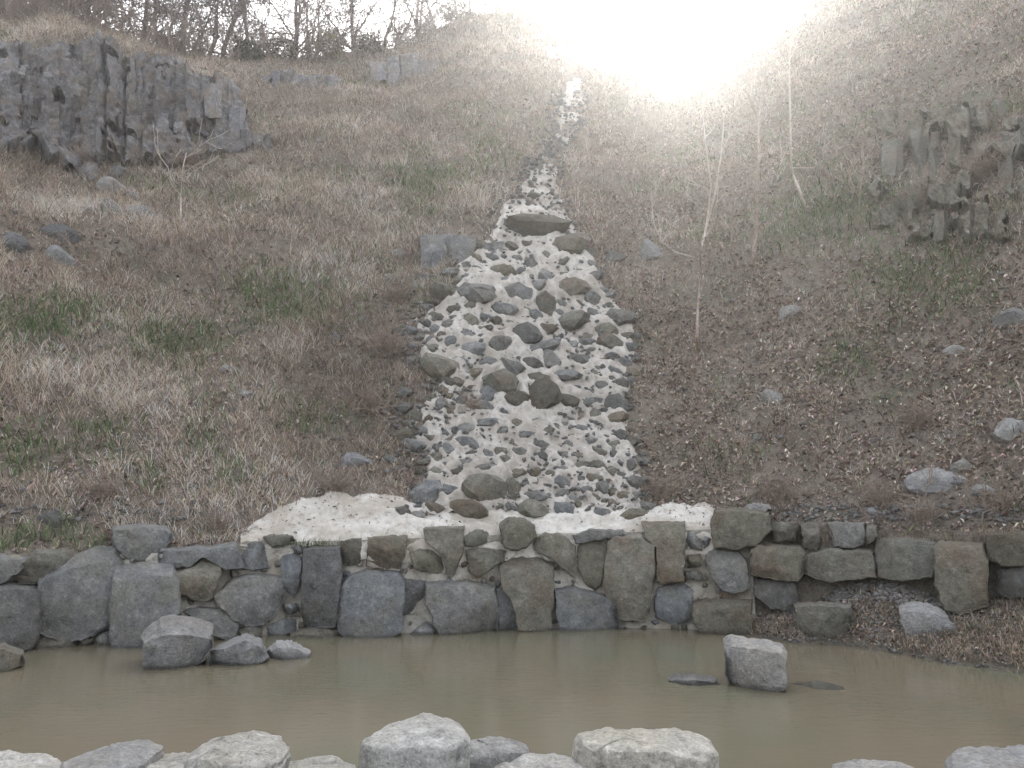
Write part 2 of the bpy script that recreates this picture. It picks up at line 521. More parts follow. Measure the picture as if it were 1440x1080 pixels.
# polygon, visible top (px), material (0 basalt, 1 olive), proud
W = [
 ([(-60,822),(0,822),(58,822),(53,835),(51,893),(40,912),(20,918),(-60,922)], 11, 0, .1),
 ([(0,780),(15,782),(36,784),(31,800),(8,816),(0,820),(-45,822),(-45,783)], 6, 0, 0),
 ([(34,790),(50,775),(100,773),(106,785),(85,800),(66,810),(62,819),(30,819),(25,808)], 5, 1, 0),
 ([(61,812),(68,803),(100,785),(140,773),(162,772),(171,798),(162,812),(159,870),(130,890),(100,898),(70,892),(59,886),(58,830)], 20, 0, .1),
 ([(160,806),(165,800),(205,796),(240,800),(249,812),(250,862),(228,880),(216,905),(205,932),(178,938),(160,924),(157,880)], 15, 0, .2),
 ([(52,897),(60,888),(100,899),(106,912),(88,922),(56,920)], 4, 1, .05),
 ([(104,901),(115,893),(131,894),(129,918),(108,918)], 3, 1, .05),
 ([(131,896),(145,886),(160,885),(161,925),(132,922)], 4, 0, 0),
 ([(226,776),(232,770),(290,768),(330,762),(333,772),(340,799),(316,800),(284,783),(270,797),(228,799)], 6, 0, 0),
 ([(240,805),(272,795),(284,782),(311,785),(310,800),(298,839),(285,845),(252,835),(247,820)], 4, 1, 0),
 ([(334,764),(340,760),(370,758),(382,770),(378,798),(342,800),(338,778)], 6, 0, 0),
 ([(305,838),(330,812),(360,806),(396,808),(398,840),(385,862),(370,875),(345,878),(325,868),(312,852)], 5, 0, .05),
 ([(258,856),(265,852),(330,855),(335,875),(330,895),(318,902),(300,892),(282,872)], 4, 0, 0),
 ([(410,890),(430,881),(480,883),(482,900),(460,909),(435,910),(412,900)], 6, 1, .1),
 ([(375,879),(400,867),(421,870),(415,886),(398,896),(380,894)], 4, 0, 0),
 ([(395,780),(420,776),(424,786),(419,830),(414,838),(402,828),(396,810)], 3, 0, 0),
 ([(399,848),(419,846),(420,865),(401,866)], 2, 0, 0),
 ([(427,772),(478,770),(480,800),(471,878),(429,880),(425,840)], 3, 0, .05),
 ([(372,755),(380,752),(410,752),(411,765),(382,768)], 3, 1, 0),
 ([(411,769),(424,765),(427,776),(414,779)], 2, 0, 0),
 ([(332,884),(350,879),(368,881),(366,897),(345,897)], 3, 1, 0),
 ([(478,760),(516,754),(509,793),(482,793)], 3, 1, 0),
 ([(519,755),(571,753),(568,780),(561,803),(516,795)], 3, 1, 0),
 ([(577,775),(592,768),(616,770),(627,795),(624,806),(605,805),(584,800)], 4, 1, 0),
 ([(598,745),(606,742),(652,741),(650,775),(639,806),(630,808),(621,780),(601,762)], 2, 1, 0),
 ([(653,756),(670,744),(690,748),(692,760),(672,768),(656,766)], 3, 1, 0),
 ([(656,772),(690,770),(711,772),(705,790),(690,800),(671,812),(661,800)], 3, 1, 0),
 ([(475,835),(488,814),(515,804),(558,806),(567,820),(566,845),(561,888),(540,898),(490,902),(478,880)], 4, 0, .08),
 ([(570,812),(600,815),(599,835),(592,850),(580,862),(567,862)], 3, 0, 0),
 ([(601,822),(650,818),(694,825),(698,860),(695,888),(655,896),(625,895),(613,880),(603,850)], 5, 0, .06),
 ([(588,882),(600,873),(609,884),(609,896),(576,894)], 2, 0, 0),
 ([(699,826),(715,824),(723,840),(725,880),(715,888),(703,886),(701,850)], 4, 0, 0),
 ([(704,738),(715,730),(735,729),(750,738),(752,755),(740,768),(720,772),(708,765)], 3, 1, .1),
 ([(705,797),(715,790),(735,786),(765,788),(777,795),(776,850),(771,886),(730,887),(723,850),(708,825)], 10, 1, .12),
 ([(752,760),(765,750),(790,752),(806,765),(811,790),(808,811),(795,800),(775,785),(755,776)], 3, 1, 0),
 ([(813,763),(850,758),(852,775),(845,820),(838,828),(823,820),(813,795)], 2, 1, 0),
 ([(808,752),(830,743),(870,745),(884,751),(850,757),(812,764)], 3, 0, 0),
 ([(856,760),(863,752),(900,755),(920,766),(918,800),(912,860),(905,870),(870,865),(855,840),(851,820)], 5, 1, .06),
 ([(905,737),(962,736),(962,770),(960,815),(932,819),(925,815),(923,770),(908,755)], 2, 1, .03),
 ([(783,830),(810,827),(850,838),(865,855),(869,886),(830,889),(790,888),(785,860)], 5, 0, .06),
 ([(927,824),(960,818),(972,828),(973,872),(945,877),(925,866),(922,840)], 3, 0, 0),
 ([(964,745),(975,748),(987,760),(985,772),(969,772),(964,760)], 2, 0, 0),
 ([(966,778),(985,778),(985,795),(969,798)], 2, 1, 0),
 ([(964,803),(990,802),(992,815),(964,816)], 2, 0, 0),
 ([(991,752),(1000,757),(997,768),(991,771)], 1, 0, 0),
 ([(1003,737),(1008,717),(1045,716),(1080,722),(1082,745),(1060,765),(1030,773),(1005,765)], 4, 1, .05),
 ([(991,777),(1005,772),(1038,774),(1049,790),(1051,825),(1030,832),(1015,828),(1001,810)], 3, 0, 0),
 ([(976,848),(1000,843),(1055,845),(1054,888),(1040,896),(990,894),(978,876)], 6, 1, .12),
 ([(1058,770),(1065,765),(1124,766),(1130,775),(1128,805),(1120,815),(1085,812),(1060,808)], 5, 1, .05),
 ([(1060,812),(1085,815),(1118,818),(1121,848),(1110,858),(1085,855),(1063,838)], 2, 0, 0),
 ([(1086,735),(1120,733),(1123,760),(1090,761)], 2, 1, 0),
 ([(1126,738),(1150,735),(1155,765),(1150,774),(1130,769)], 2, 1, 0),
 ([(1167,736),(1215,735),(1217,765),(1195,770),(1175,768)], 2, 0, 0),
 ([(1135,780),(1165,772),(1225,775),(1229,812),(1165,817),(1132,806)], 4, 1, .03),
 ([(1232,760),(1270,757),(1312,762),(1314,790),(1308,810),(1270,817),(1235,810)], 4, 1, .04),
 ([(1314,770),(1325,765),(1382,767),(1388,790),(1385,848),(1350,860),(1330,856),(1317,820)], 5, 1, .15),
 ([(1405,800),(1440,795),(1475,800),(1475,838),(1420,840),(1405,832)], 3, 0, .1),
 ([(1390,752),(1440,748),(1490,750),(1490,792),(1410,795),(1392,785)], 3, 1, 0),
 ([(1218,740),(1231,738),(1233,756),(1219,768)], 2, 1, 0),
 ([(1495,757),(1560,752),(1578,790),(1500,794)], 3, 1, 0),
 ([(1480,800),(1560,797),(1572,838),(1485,842)], 3, 0, .05),
 ([(1590,756),(1660,752),(1670,800),(1592,801)], 3, 1, .05),
 ([(1580,805),(1680,804),(1690,846),(1582,848)], 3, 1, 0),
 ([(-140,760),(-80,755),(-50,780),(-60,820),(-140,825)], 8, 1, 0),
 ([(-150,830),(-64,826),(-66,925),(-150,930)], 8, 0, .1),
]
for i, (poly, top, mi, proud) in enumerate(W):
    me = stone_mesh(poly, wall_pt, top=top, seed=100 + i, proud=proud * 1.5 + random.uniform(-0.03, 0.1) + (0.1 if np.ptp(np.array(poly)[:, 0]) * np.ptp(np.array(poly)[:, 1]) > 3200 else 0), depth=0.6 + proud)
    child(link("stone", me, [M_BASALT, M_BASALT_OLIVE][mi]), wall)

def inside(poly, x, y):
    c = False; n = len(poly)
    for i in range(n):
        (x1, y1), (x2, y2) = poly[i], poly[i - 1]
        if (y1 > y) != (y2 > y) and x < (x2 - x1) * (y - y1) / (y2 - y1) + x1: c = not c
    return c
nf, tr_, spots = 0, 0, []
while nf < 45 and tr_ < 6000:
    tr_ += 1
    x = random.uniform(-20, 1040); y = random.uniform(785, 905); w = random.uniform(9, 17); h = w * random.uniform(0.5, 0.9)
    if y > np.interp(x, [0, 200, 480, 1050], [905, 915, 888, 884]): continue
    if any(inside(p[0], x + dx, y + dy) for p in W for dx, dy in ((0, 0), (w * .3, 0), (-w * .3, 0), (0, h * .3), (0, -h * .3))): continue
    if any(abs(x - a) < 9 and abs(y - b) < 7 for a, b in spots): continue
    poly = [(x + w / 2 * math.cos(t) * random.uniform(.8, 1.1), y + h / 2 * math.sin(t) * random.uniform(.8, 1.1)) for t in [k * math.pi / 3.5 for k in range(7)]]
    child(link("stone", stone_mesh(poly, wall_pt, seed=900 + nf, M=14, depth=0.3, proud=-0.075, jit=0.5, bulge=0.012, amp=0.012), [M_BASALT, M_BASALT_OLIVE][nf % 2]), wall); nf += 1; spots.append((x, y))

# mortar between the stones: a rough recessed face behind their fronts
mx = np.concatenate([np.linspace(-260, 1060, 420)])
def mortar_face(px, z, off):
    az, _ = pix(px, np.full_like(px, 820.0))
    D = Dw(az) + BATTER * z + off
    return np.stack([D * np.sin(az), D * np.cos(az), z], -1)
PX, ZZ = np.meshgrid(mx, np.linspace(-0.3, 1.62, 62), indexing='ij')
offs = 0.12 + 0.14 * fbm(PX / 16, ZZ * 5, 12, 4) + 0.3 * (PX < 330) * fbm(PX / 40, ZZ * 2, 14, 2).clip(0, 1)
topz = np.interp(PX, [-260, 0, 230, 330, 400, 560, 700, 905, 1000, 1060], [1.3, 1.3, 1.3, 1.42, 1.45, 1.5, 1.55, 1.6, 1.65, 1.6])
topz = topz + 0.22 * fbm(PX / 20, 0 * PX + 3, 19, 3) * (PX < 400)
ZM = -0.3 + (ZZ + 0.3) / 1.92 * (topz + 0.3)
child(link("mortar", grid_mesh("mortar", mortar_face(PX, ZM, offs)), M_WMORTAR), wall)
# earth packed behind the right end of the wall
PX, ZZ = np.meshgrid(np.linspace(1052, 1760, 240), np.linspace(-0.3, 1.66, 50), indexing='ij')
offs = 0.2 + 0.24 * fbm(PX / 22, ZZ * 4, 22, 4)
child(link("earth_fill", grid_mesh("earth_fill", mortar_face(PX, ZZ, offs)), M_BANK), wall)

# pale mortar cap running from the wall top up to the slope
capx = np.linspace(338, 1010, 260)
cap_top = np.interp(capx, [338, 360, 400, 440, 480, 545, 580, 620, 680, 720, 800, 900, 960, 1005, 1010], [752, 736, 712, 698, 694, 697, 708, 716, 716, 714, 714, 712, 708, 712, 722])
cap_top = cap_top + 16 * fbm(capx / 16, 0 * capx, 5, 4)
cap_bot = np.interp(capx, [338, 400, 470, 560, 700, 800, 900, 1010], [768, 772, 768, 764, 768, 762, 752, 752])
Pt = np.empty((len(capx), 34, 3))
face = np.interp(capx, [338, 420, 560, 700, 905, 960, 1010], [4, 14, 30, 34, 26, 40, 26])
a_t, d_t = hit(capx, cap_top)
Ptop = pt(a_t, d_t, 0.03)
Pbot = wall_pt(capx, cap_bot, 0.1)
for k in range(8):
    q = wall_pt(capx, cap_bot + face * (1 - k / 8), 0.1)
    n_ = fbm(capx / 11, np.full(len(capx), k * 0.4), 37, 3)
    q[:, 1] += 0.12 * n_ + 0.12 * (k == 0); Pt[:, k] = q
for k in range(26):
    s = k / 25
    q = Pbot + (Ptop - Pbot) * s
    mid = 1.0 - abs(2 * s - 1) ** 2
    nz = 0.3 * fbm(q[:, 0] * 1.8, q[:, 1] * 4 + s * 3, 33, 5) + 0.05
    q[:, 2] += mid * nz - (0.12 if k == 25 else 0)
    Pt[:, 8 + k] = q
child(link("mortar_cap", grid_mesh("mortar_cap", Pt), M_MORTAR), wall)

# ------------------------------------------------------------------ loose boulders at the wall, in the pool and on the near shore
def vert_surf(D0_):
    def f(px, py, off=0.0):
        az, te = pix(px, py)
        D = D0_ + off
        return np.stack([D * np.sin(az), D * np.cos(az), EYE + D * te], -1)
    return f
def boulder(poly, surf, label, mat, top, seed, name="boulder", cat="boulder", **kw):
    me = stone_mesh(poly, surf, top=top, seed=seed, **kw)
    V = np.array([v.co for v in me.vertices]); base = Vector((V[:, 0].mean(), V[:, 1].mean(), V[:, 2].min()))
    me.transform(Matrix.Translation(-base))
    o = link(name, me, mat); o.location = base
    return tag(o, label, cat)

boulder([(160,745),(165,742),(200,737),(232,742),(239,755),(226,777),(205,788),(180,784),(165,770)], lambda a, b, c=0: wall_pt(a, b, np.asarray(c) + 0.05),
        "rounded grey boulder sitting on top of the wall at its left end", M_BASALT, 7, 301, depth=0.6)
boulder([(202,897),(215,880),(240,868),(270,870),(297,882),(296,908),(285,928),(265,944),(230,948),(205,941)], vert_surf(float(water_D(250, 940)[1])),
        "squat flat topped boulder with pale top standing in the pool against the wall", M_GREYROCK, 26, 302, depth=0.5, topd=0.45)
boulder([(297,917),(318,907),(345,895),(365,905),(375,925),(360,936),(325,942),(300,936)], vert_surf(float(water_D(335, 936)[1])),
        "low bluish pointed boulder at the water edge beside the flat topped boulder", M_BASALT, 8, 303, depth=0.6)
boulder([(375,919),(390,905),(410,905),(433,918),(434,925),(400,930),(376,929)], vert_surf(float(water_D(405, 927)[1])),
        "flat grey slab dipping into the pool at the foot of the wall", M_GREYROCK, 7, 304, depth=0.5)
boulder([(-60,912),(0,908),(28,918),(30,934),(0,948),(-60,955)], vert_surf(float(water_D(0, 945)[1])),
        "dark boulder with rusty stain at the left edge of the pool", M_BASALT_OLIVE, 6, 305, depth=0.5)
boulder([(1021,903),(1029,897),(1064,902),(1098,910),(1103,922),(1101,968),(1085,975),(1035,972),(1023,948)], vert_surf(float(water_D(1062, 971)[1])),
        "pale grey square block standing alone in the pool", M_GREYROCK, 14, 306, depth=0.25, topd=0.4, bulge=0.03, smooth=25)
boulder([(943,957),(950,951),(975,950),(1000,955),(1010,962),(985,966),(955,965)], vert_surf(float(water_D(975, 963)[1])),
        "small flat slab barely above the water beside the square block", M_GREYROCK, 7, 307, depth=0.3)
boulder([(1098,962),(1110,957),(1150,955),(1182,962),(1188,970),(1150,974),(1105,973)], vert_surf(float(water_D(1140, 968)[1])),
        "dark drowned slab just breaking the surface right of the square block", M_WET, 9, 308, depth=0.2, bulge=0.01, amp=0.004, topd=0.1).location.z -= 0.045
boulder([(1120,851),(1150,848),(1194,850),(1197,876),(1182,894),(1150,903),(1123,900)], vert_surf(float(water_D(1155, 900)[1]) - 0.35),
        "mossy block at the water edge below the right half of the wall", M_BASALT_OLIVE, 5, 309, depth=0.6)
slab = boulder([(1264,828),(1275,822),(1300,823),(1322,832),(1341,856),(1334,868),(1272,866)], vert_surf(12.35),
        "pale leaning slab on the rubble bank in front of the wall", M_GREYROCK, 12, 310, depth=0.3)
_q = bank_pt(np.full(200, math.atan2(slab.location.x, slab.location.y)), np.linspace(0, 1.05, 200))
_zb = float(np.interp(math.hypot(slab.location.x, slab.location.y) - 0.1, np.hypot(_q[:, 0], _q[:, 1]), _q[:, 2]))
slab.location.z = _zb - 0.07
boulder([(1050,711),(1060,707),(1080,710),(1084,716),(1070,720),(1052,717)], lambda a, b, c=0: wall_pt(a, b, np.asarray(c) + 0.2),
        "thin pale slab lying on the squarish block at the right end of the mortar cap", M_GREYROCK, 3, 311, depth=0.3)

def shore_rock(top_px, ztop, label, mat, seed, tilt=(0, 0), flare=0.1, name="shore_rock", amp=0.035):
    r = np.random.default_rng(seed)
    S_ = resample(top_px, 44, 0.7, r)
    az, te = pix(S_[:, 0], S_[:, 1])
    D = (ztop - EYE) / te
    P = np.stack([D * np.sin(az), D * np.cos(az)], -1)
    c = P.mean(0)
    n = len(P); rings = []
    for f, dz in ((0.25, 0.02), (0.5, 0.025), (0.72, 0.015), (0.88, 0.0), (0.96, -0.012), (1.0, -0.04)):
        q = c + f * (P - c)
        z = ztop + dz + 0.06 * fbm(q[:, 0] * 2.2, q[:, 1] * 2.2, seed, 3) * (1 - 0.5 * f) + tilt[0] * (q[:, 0] - c[0]) + tilt[1] * (q[:, 1] - c[1])
        rings.append(np.column_stack([q, z]))
    for s in (0.15, 0.35, 0.6, 1.0):
        q = c + (1 + flare * s) * (P - c)
        q = q + (P - c) * (0.12 * fbm(np.arange(n) * 0.35, np.full(n, s * 2.1), seed + 3, 3))[:, None]
        rings.append(np.column_stack([q, np.full(n, ztop - 0.05 - s * (ztop + 0.35))]))
    V = np.concatenate(rings + [np.array([[c[0], c[1], ztop + 0.02]])])
    F = []
    for k in range(len(rings) - 1):
        for i in range(n):
            j = (i + 1) % n; F.append((k * n + i, k * n + j, (k + 1) * n + j, (k + 1) * n + i))
    ci = len(V) - 1
    for i in range(n): F.append((ci, (i + 1) % n, i))
    F.append(tuple((len(rings) - 1) * n + i for i in range(n)))
    # split every face twice for real relief
    me = mesh_np(name, V, F)
    bm = bmesh.new(); bm.from_mesh(me)
    bmesh.ops.subdivide_edges(bm, edges=[e for e in bm.edges if e.calc_length() > 0.03], cuts=1, use_grid_fill=True)
    for v in bm.verts:
        co = v.co
        k = fbm(np.array([co.x * 4 + co.z * 3]), np.array([co.y * 4 - co.z * 2]), seed + 9, 4)[0]
        k2 = fbm(np.array([co.x * 1.6 + co.z * 6]), np.array([co.y * 1.6]), seed + 19, 2)[0]
        st = (round((co.z * 14 + k2 * 3)) - (co.z * 14 + k2 * 3)) * 0.012
        k3 = fbm(np.array([co.x * 13 + co.z * 9]), np.array([co.y * 13]), seed + 29, 3)[0] * 0.035
        v.co.z += k * amp * 1.5 + st * 0.8 + k3
        v.co.x += (k2 * amp + st) * (1 if co.x > c[0] else -1); v.co.y += k * amp * 0.6
    bmesh.ops.recalc_face_normals(bm, faces=bm.faces)
    bm.to_mesh(me); bm.free()
    base = Vector((c[0], c[1], -0.3)); me.transform(Matrix.Translation(-base)); finish(me, 34)
    o = link(name, me, mat); o.location = base
    return tag(o, label, "rock")

shore_rock([(-60,1060),(20,1054),(72,1057),(88,1066),(78,1092),(-60,1100)], .36, "flat pale slab at the left end of the near shore rocks", M_PALE, 401)
shore_rock([(84,1070),(140,1048),(213,1038),(232,1045),(226,1057),(185,1080),(95,1092)], .40, "long grey tilted slab on the near shore with a dark notch at its right tip", M_GREYROCK, 402, amp=.03)
shore_rock([(258,1054),(300,1034),(370,1025),(398,1033),(413,1056),(385,1076),(300,1084),(262,1070)], .50, "whitish fractured boulder on the near shore with flaky dark right edge", M_PALE, 403, amp=.06)
shore_rock([(150,1082),(225,1057),(262,1060),(300,1068),(420,1063),(470,1064),(506,1072),(508,1112),(140,1120)], .33, "low whitish rubble slab in front of the fractured boulder", M_PALE, 404, amp=.06)
shore_rock([(505,1036),(530,1022),(600,996),(640,1010),(662,1030),(662,1040),(630,1050),(580,1051),(530,1046),(508,1042)], .62, "drum shaped boulder with a smooth pale top on the near shore", M_PALE, 405, flare=.06, amp=.03)
shore_rock([(640,1042),(690,1034),(742,1044),(743,1058),(700,1066),(640,1064)], .34, "thin grey slab behind the drum shaped boulder", M_GREYROCK, 406)
shore_rock([(682,1080),(740,1058),(800,1060),(833,1077),(825,1105),(670,1105)], .34, "low pale slab between the drum shaped boulder and the broad tan slab", M_PALE, 407, amp=.05)
shore_rock([(806,1036),(840,1028),(895,1020),(960,1027),(1000,1040),(1008,1054),(990,1064),(900,1060),(835,1056),(810,1046)], .47, "broad tan slab with rough layered top on the near shore", M_PALE, 408, amp=.05)
shore_rock([(1168,1074),(1200,1066),(1270,1068),(1301,1080),(1295,1098),(1178,1098)], .30, "small flat grey rock at the bottom of the near shore, far from the other slabs", M_GREYROCK, 409)
shore_rock([(1326,1064),(1360,1050),(1440,1046),(1520,1050),(1520,1085),(1420,1100),(1338,1090)], .42, "grey slab at the right end of the near shore rocks", M_GREYROCK, 410)

# ------------------------------------------------------------------ generic faceted rocks (shared meshes)
def blob(seed, sub=2, k=12, p=16, amp=0.05):
    r = np.random.default_rng(seed)
    bm = bmesh.new(); bmesh.ops.create_icosphere(bm, subdivisions=sub, radius=1.0)
    nn = r.normal(0, 1, (k, 3)); nn /= np.linalg.norm(nn, axis=1)[:, None]
    d = r.uniform(0.6, 0.95, k)
    for v in bm.verts:
        u = np.array(v.co); u /= np.linalg.norm(u)
        s = np.clip(nn @ u, 0, None) / d
        rr = 1.0 / max(0.8, ((s ** p).sum()) ** (1 / p))
        rr *= 1 + amp * 2 * fbm(np.array([u[0] * 2.5 + u[2]]), np.array([u[1] * 2.5 - u[2]]), seed, 3)[0]
        v.co = Vector(u * rr)
    me = bpy.data.meshes.new("rock"); bm.to_mesh(me); bm.free()
    V = np.array([v.co for v in me.vertices]); V /= np.abs(V).max(0)
    me.vertices.foreach_set("co", V.astype(np.float32).ravel()); me.update()
    finish(me, 28)
    return me
BLOBS = [blob(i, 2, 9, 40, 0.07) for i in range(14)]
BLOBS_O = []
for b_ in BLOBS:
    b_.materials.append(M_CSTONE)
    c_ = b_.copy(); c_.materials.clear(); c_.materials.append(M_BASALT_OLIVE); BLOBS_O.append(c_)
BIG = [blob(50 + i, 3, 9, 34, 0.08) for i in range(6)]
for b_ in BIG: b_.materials.append(M_BASALT)
BIG_G = []
for b_ in BIG:
    c_ = b_.copy(); c_.materials.clear(); c_.materials.append(M_GREYROCK); BIG_G.append(c_)

def put_rock(name, me, x, y, w, h, roll=0.0, sink=0.25, parent=None, ysc=0.8):
    P, d = hit_pt([x], [y]); P = P[0]
    dist = math.hypot(d[0], P[2] - EYE)
    sx = w / 2 * dist / FOC; sz = h / 2 * dist / FOC
    o = bpy.data.objects.new(name, me); COL.objects.link(o)
    az = math.atan2(P[0], P[1])
    sy = ysc * (sx + sz) / 2
    back = sy * sink
    o.scale = (sx, sy, sz)
    o.rotation_euler = Euler((R(random.uniform(-22, 4)), R(roll + random.uniform(-5, 5)), -az + R(random.uniform(-14, 14))), 'XYZ')
    loc = Vector((P[0] + back * math.sin(az), P[1] + back * math.cos(az), P[2] + back * (P[2] - EYE) / d[0]))
    if parent is not None:
        o.parent = parent; o.location = loc - parent.location
    else: o.location = loc
    return o

# ------------------------------------------------------------------ the stone cascade
EDGE = [(724,583,908),(700,586,906),(660,598,906),(640,592,900),(620,572,890),(590,566,882),(560,600,882),(530,622,888),(500,566,898),(470,570,895),
        (450,578,892),(430,612,872),(400,640,852),(375,640,842),(350,668,830),(330,688,814),(310,697,806),(290,704,798),(270,726,788),(240,742,786),
        (222,754,788),(205,772,800),(180,782,816),(150,782,824),(128,792,822),(95,785,818),(62,752,802)]
ER = np.array([e[0] for e in EDGE][::-1], float); EL = np.array([e[1] for e in EDGE][::-1], float); EE = np.array([e[2] for e in EDGE][::-1], float)
casc = empty("rock_cascade", tuple(hit_pt([745], [722])[0][0]))
tag(casc, "cascade bed of dark stones set in white mortar running down the slope", "cascade")

k_ = 3.177
Z4 = [(480,60,130,90),(600,120,90,60),(455,105,60,50),(665,60,110,70),(785,100,70,90),(900,170,115,72),(690,240,118,82),(585,285,98,76),(755,290,150,60,-25),(460,295,90,60),
 (535,355,90,50),(635,380,88,78),(720,358,78,42),(815,345,80,70),(950,345,65,50),(305,375,135,98),(480,395,65,38),(585,460,155,92),(750,425,80,42),(870,410,110,42,12),
 (770,510,122,112),(655,525,98,66),(875,520,92,68),(530,500,60,80,35),(505,555,105,52,20),(800,200,65,40),(1060,210,75,50),(1085,265,98,66),(1120,155,98,66),(1140,355,45,45),
 (1045,380,30,25),(1125,450,60,40),(1100,540,75,70,-40),(1100,605,80,50),(1005,590,52,40),(990,535,80,36,-15),(945,645,68,40),(520,620,82,42),(655,625,60,36),(600,585,50,26),
 (430,715,82,52),(355,745,60,46),(305,740,40,40),(525,765,40,46),(520,830,92,46),(605,805,58,52),(670,760,70,40),(650,850,72,40),(740,765,32,24),(735,845,48,34,-30),
 (805,845,42,36),(870,765,50,30),(860,730,32,24),(1025,755,60,46),(1020,815,56,40),(865,890,66,46),(945,875,36,30),(1000,870,60,40),(965,925,46,42),(1040,915,56,46),
 (630,920,62,76),(690,900,30,40),(735,950,92,36),(500,930,165,108),(350,925,92,62),(260,935,102,82,-20),(285,850,72,52),(290,1000,70,46),(435,1010,132,62),(745,1010,112,66),
 (860,1015,76,58),(1035,1030,62,52),(1180,1035,92,56),(140,1030,80,46),(80,1035,60,30),(210,1035,60,30),(1165,810,40,36),(1185,890,62,46),(1190,945,50,30),(1145,745,50,30),
 (265,615,42,46),(310,610,30,26),(240,655,42,26,20),(340,665,30,24),(390,655,40,30),(190,720,82,46),(155,670,60,50),(170,625,42,24),(200,590,50,36),(150,555,60,46),(150,485,60,30),
 (320,545,50,50),(90,780,50,40),(430,650,60,50),(905,580,30,26),(900,605,30,24),(590,870,40,24),(400,440,52,36),(395,490,40,22),(350,440,62,42),(700,680,70,40),(250,180,45,30),
 (290,200,40,28),(220,240,40,25),(270,250,35,25),(230,290,40,25),(300,260,36,26),(350,180,40,36),(430,230,70,50),(520,150,45,34),(930,90,36,28),(1000,80,60,50),(900,270,50,30),(970,260,60,30),
 (870,600,30,20),(780,620,26,18),(830,640,40,28),(790,660,50,34),(990,700,70,18),(1050,690,40,26)]
Z5 = [(720,700,245,95),(900,780,122,100),(780,830,52,42),(720,870,52,60),(590,905,92,50),(795,930,62,62),(510,940,52,42),(450,935,56,46),(480,1000,132,82),(605,960,52,52),(660,1010,102,82),
 (745,970,72,62),(900,975,122,62),(990,1030,62,62),(850,1040,42,42),(365,900,62,42),(400,940,62,42),(350,990,112,62),(660,850,50,36),(640,790,60,36),(740,560,50,26),(700,780,46,34),(820,770,40,40)]
stones = [(520 + z[0] / k_, 400 + z[1] / k_, z[2] / k_, z[3] / k_, z[4] if len(z) > 4 else 0) for z in Z4]
stones += [(520 + z[0] / k_, 100 + z[1] / k_, z[2] / k_, z[3] / k_, z[4] if len(z) > 4 else 0) for z in Z5]
occ = [(s[0], s[1], max(s[2], s[3]) / 2) for s in stones]
tries = 0
while len(stones) < 298 and tries < 20000:
    tries += 1
    y = random.uniform(345, 722); l = np.interp(y, ER, EL) - 12; r_ = np.interp(y, ER, EE) + 4
    x = random.uniform(l, r_); w = random.uniform(10, 19)
    if all((x - a) ** 2 + ((y - b) * 1.2) ** 2 > (c + w * 0.42) ** 2 for a, b, c in occ):
        stones.append((x, y, w, w * random.uniform(0.5, 0.8), random.uniform(-25, 25))); occ.append((x, y, w / 2))
rows = np.linspace(62, 727, 300); cols = np.linspace(0, 1, 130)
rr_, cc_ = np.meshgrid(rows, cols, indexing='ij')
L_ = np.interp(rr_, ER, EL) + 12 * fbm(rr_ / 14, 0 * rr_, 61, 4) ; R_ = np.interp(rr_, ER, EE) + 12 * fbm(rr_ / 14, 0 * rr_ + 40, 62, 4)
px_ = L_ + (R_ - L_) * cc_
a_, d_ = hit(px_.ravel(), rr_.ravel())
edge = np.minimum(cc_, 1 - cc_).ravel() * (R_ - L_).ravel()
X_ = d_ * np.sin(a_); Y_ = d_ * np.cos(a_); H_ = terr(a_, d_)
lump = fbm(X_ * 1.6, H_ * 1.6, 70, 4)
lift = 0.03 + 0.26 * lump + 0.24 * fbm(X_ * 6, H_ * 6, 71, 3)
for sx_, sy_, sw_, sh_, sr_ in stones:
    near = (np.abs(px_.ravel() - sx_) < sw_ * 1.3) & (np.abs(rr_.ravel() - sy_) < sh_ * 1.5)
    q_ = np.hypot((px_.ravel()[near] - sx_) / (sw_ * 0.66), (rr_.ravel()[near] - sy_) / (sh_ * 0.72))
    lift[near] += min(0.1, 0.02 + sw_ * 0.0022) * np.exp(-((q_ - 1.0) / 0.28) ** 2)
lift = np.minimum(lift, -0.06 + 0.02 * edge)
# higher up the mortar survives only in patches
gap = np.clip((235 - rr_.ravel()) / 40, 0, 1)
lift = lift - gap * np.where(fbm(X_ * 0.9, H_ * 1.1, 75, 3) < -0.03, 0.3, 0.0)
lift = lift - np.clip((600 - px_.ravel()) / 20, 0, 1) * np.where(fbm(X_ * 2.5, H_ * 2.5, 76, 2) < 0.05, 0.25, 0)
Pm = np.stack([X_ - lift * np.sin(a_) * 0.6, Y_ - lift * np.cos(a_) * 0.6, H_ + lift * 0.7], -1).reshape(300, 130, 3)
child(link("mortar_bed", grid_mesh("mortar_bed", Pm), M_BED), casc)

for i, s in enumerate(stones):
    big = s[2] > 24
    pool_ = BLOBS if random.random() < 0.55 else BLOBS_O
    put_rock("stone", pool_[i % 14], s[0], s[1], s[2] * 1.5, s[3] * 1.6, s[4], -0.34, casc, 0.8)
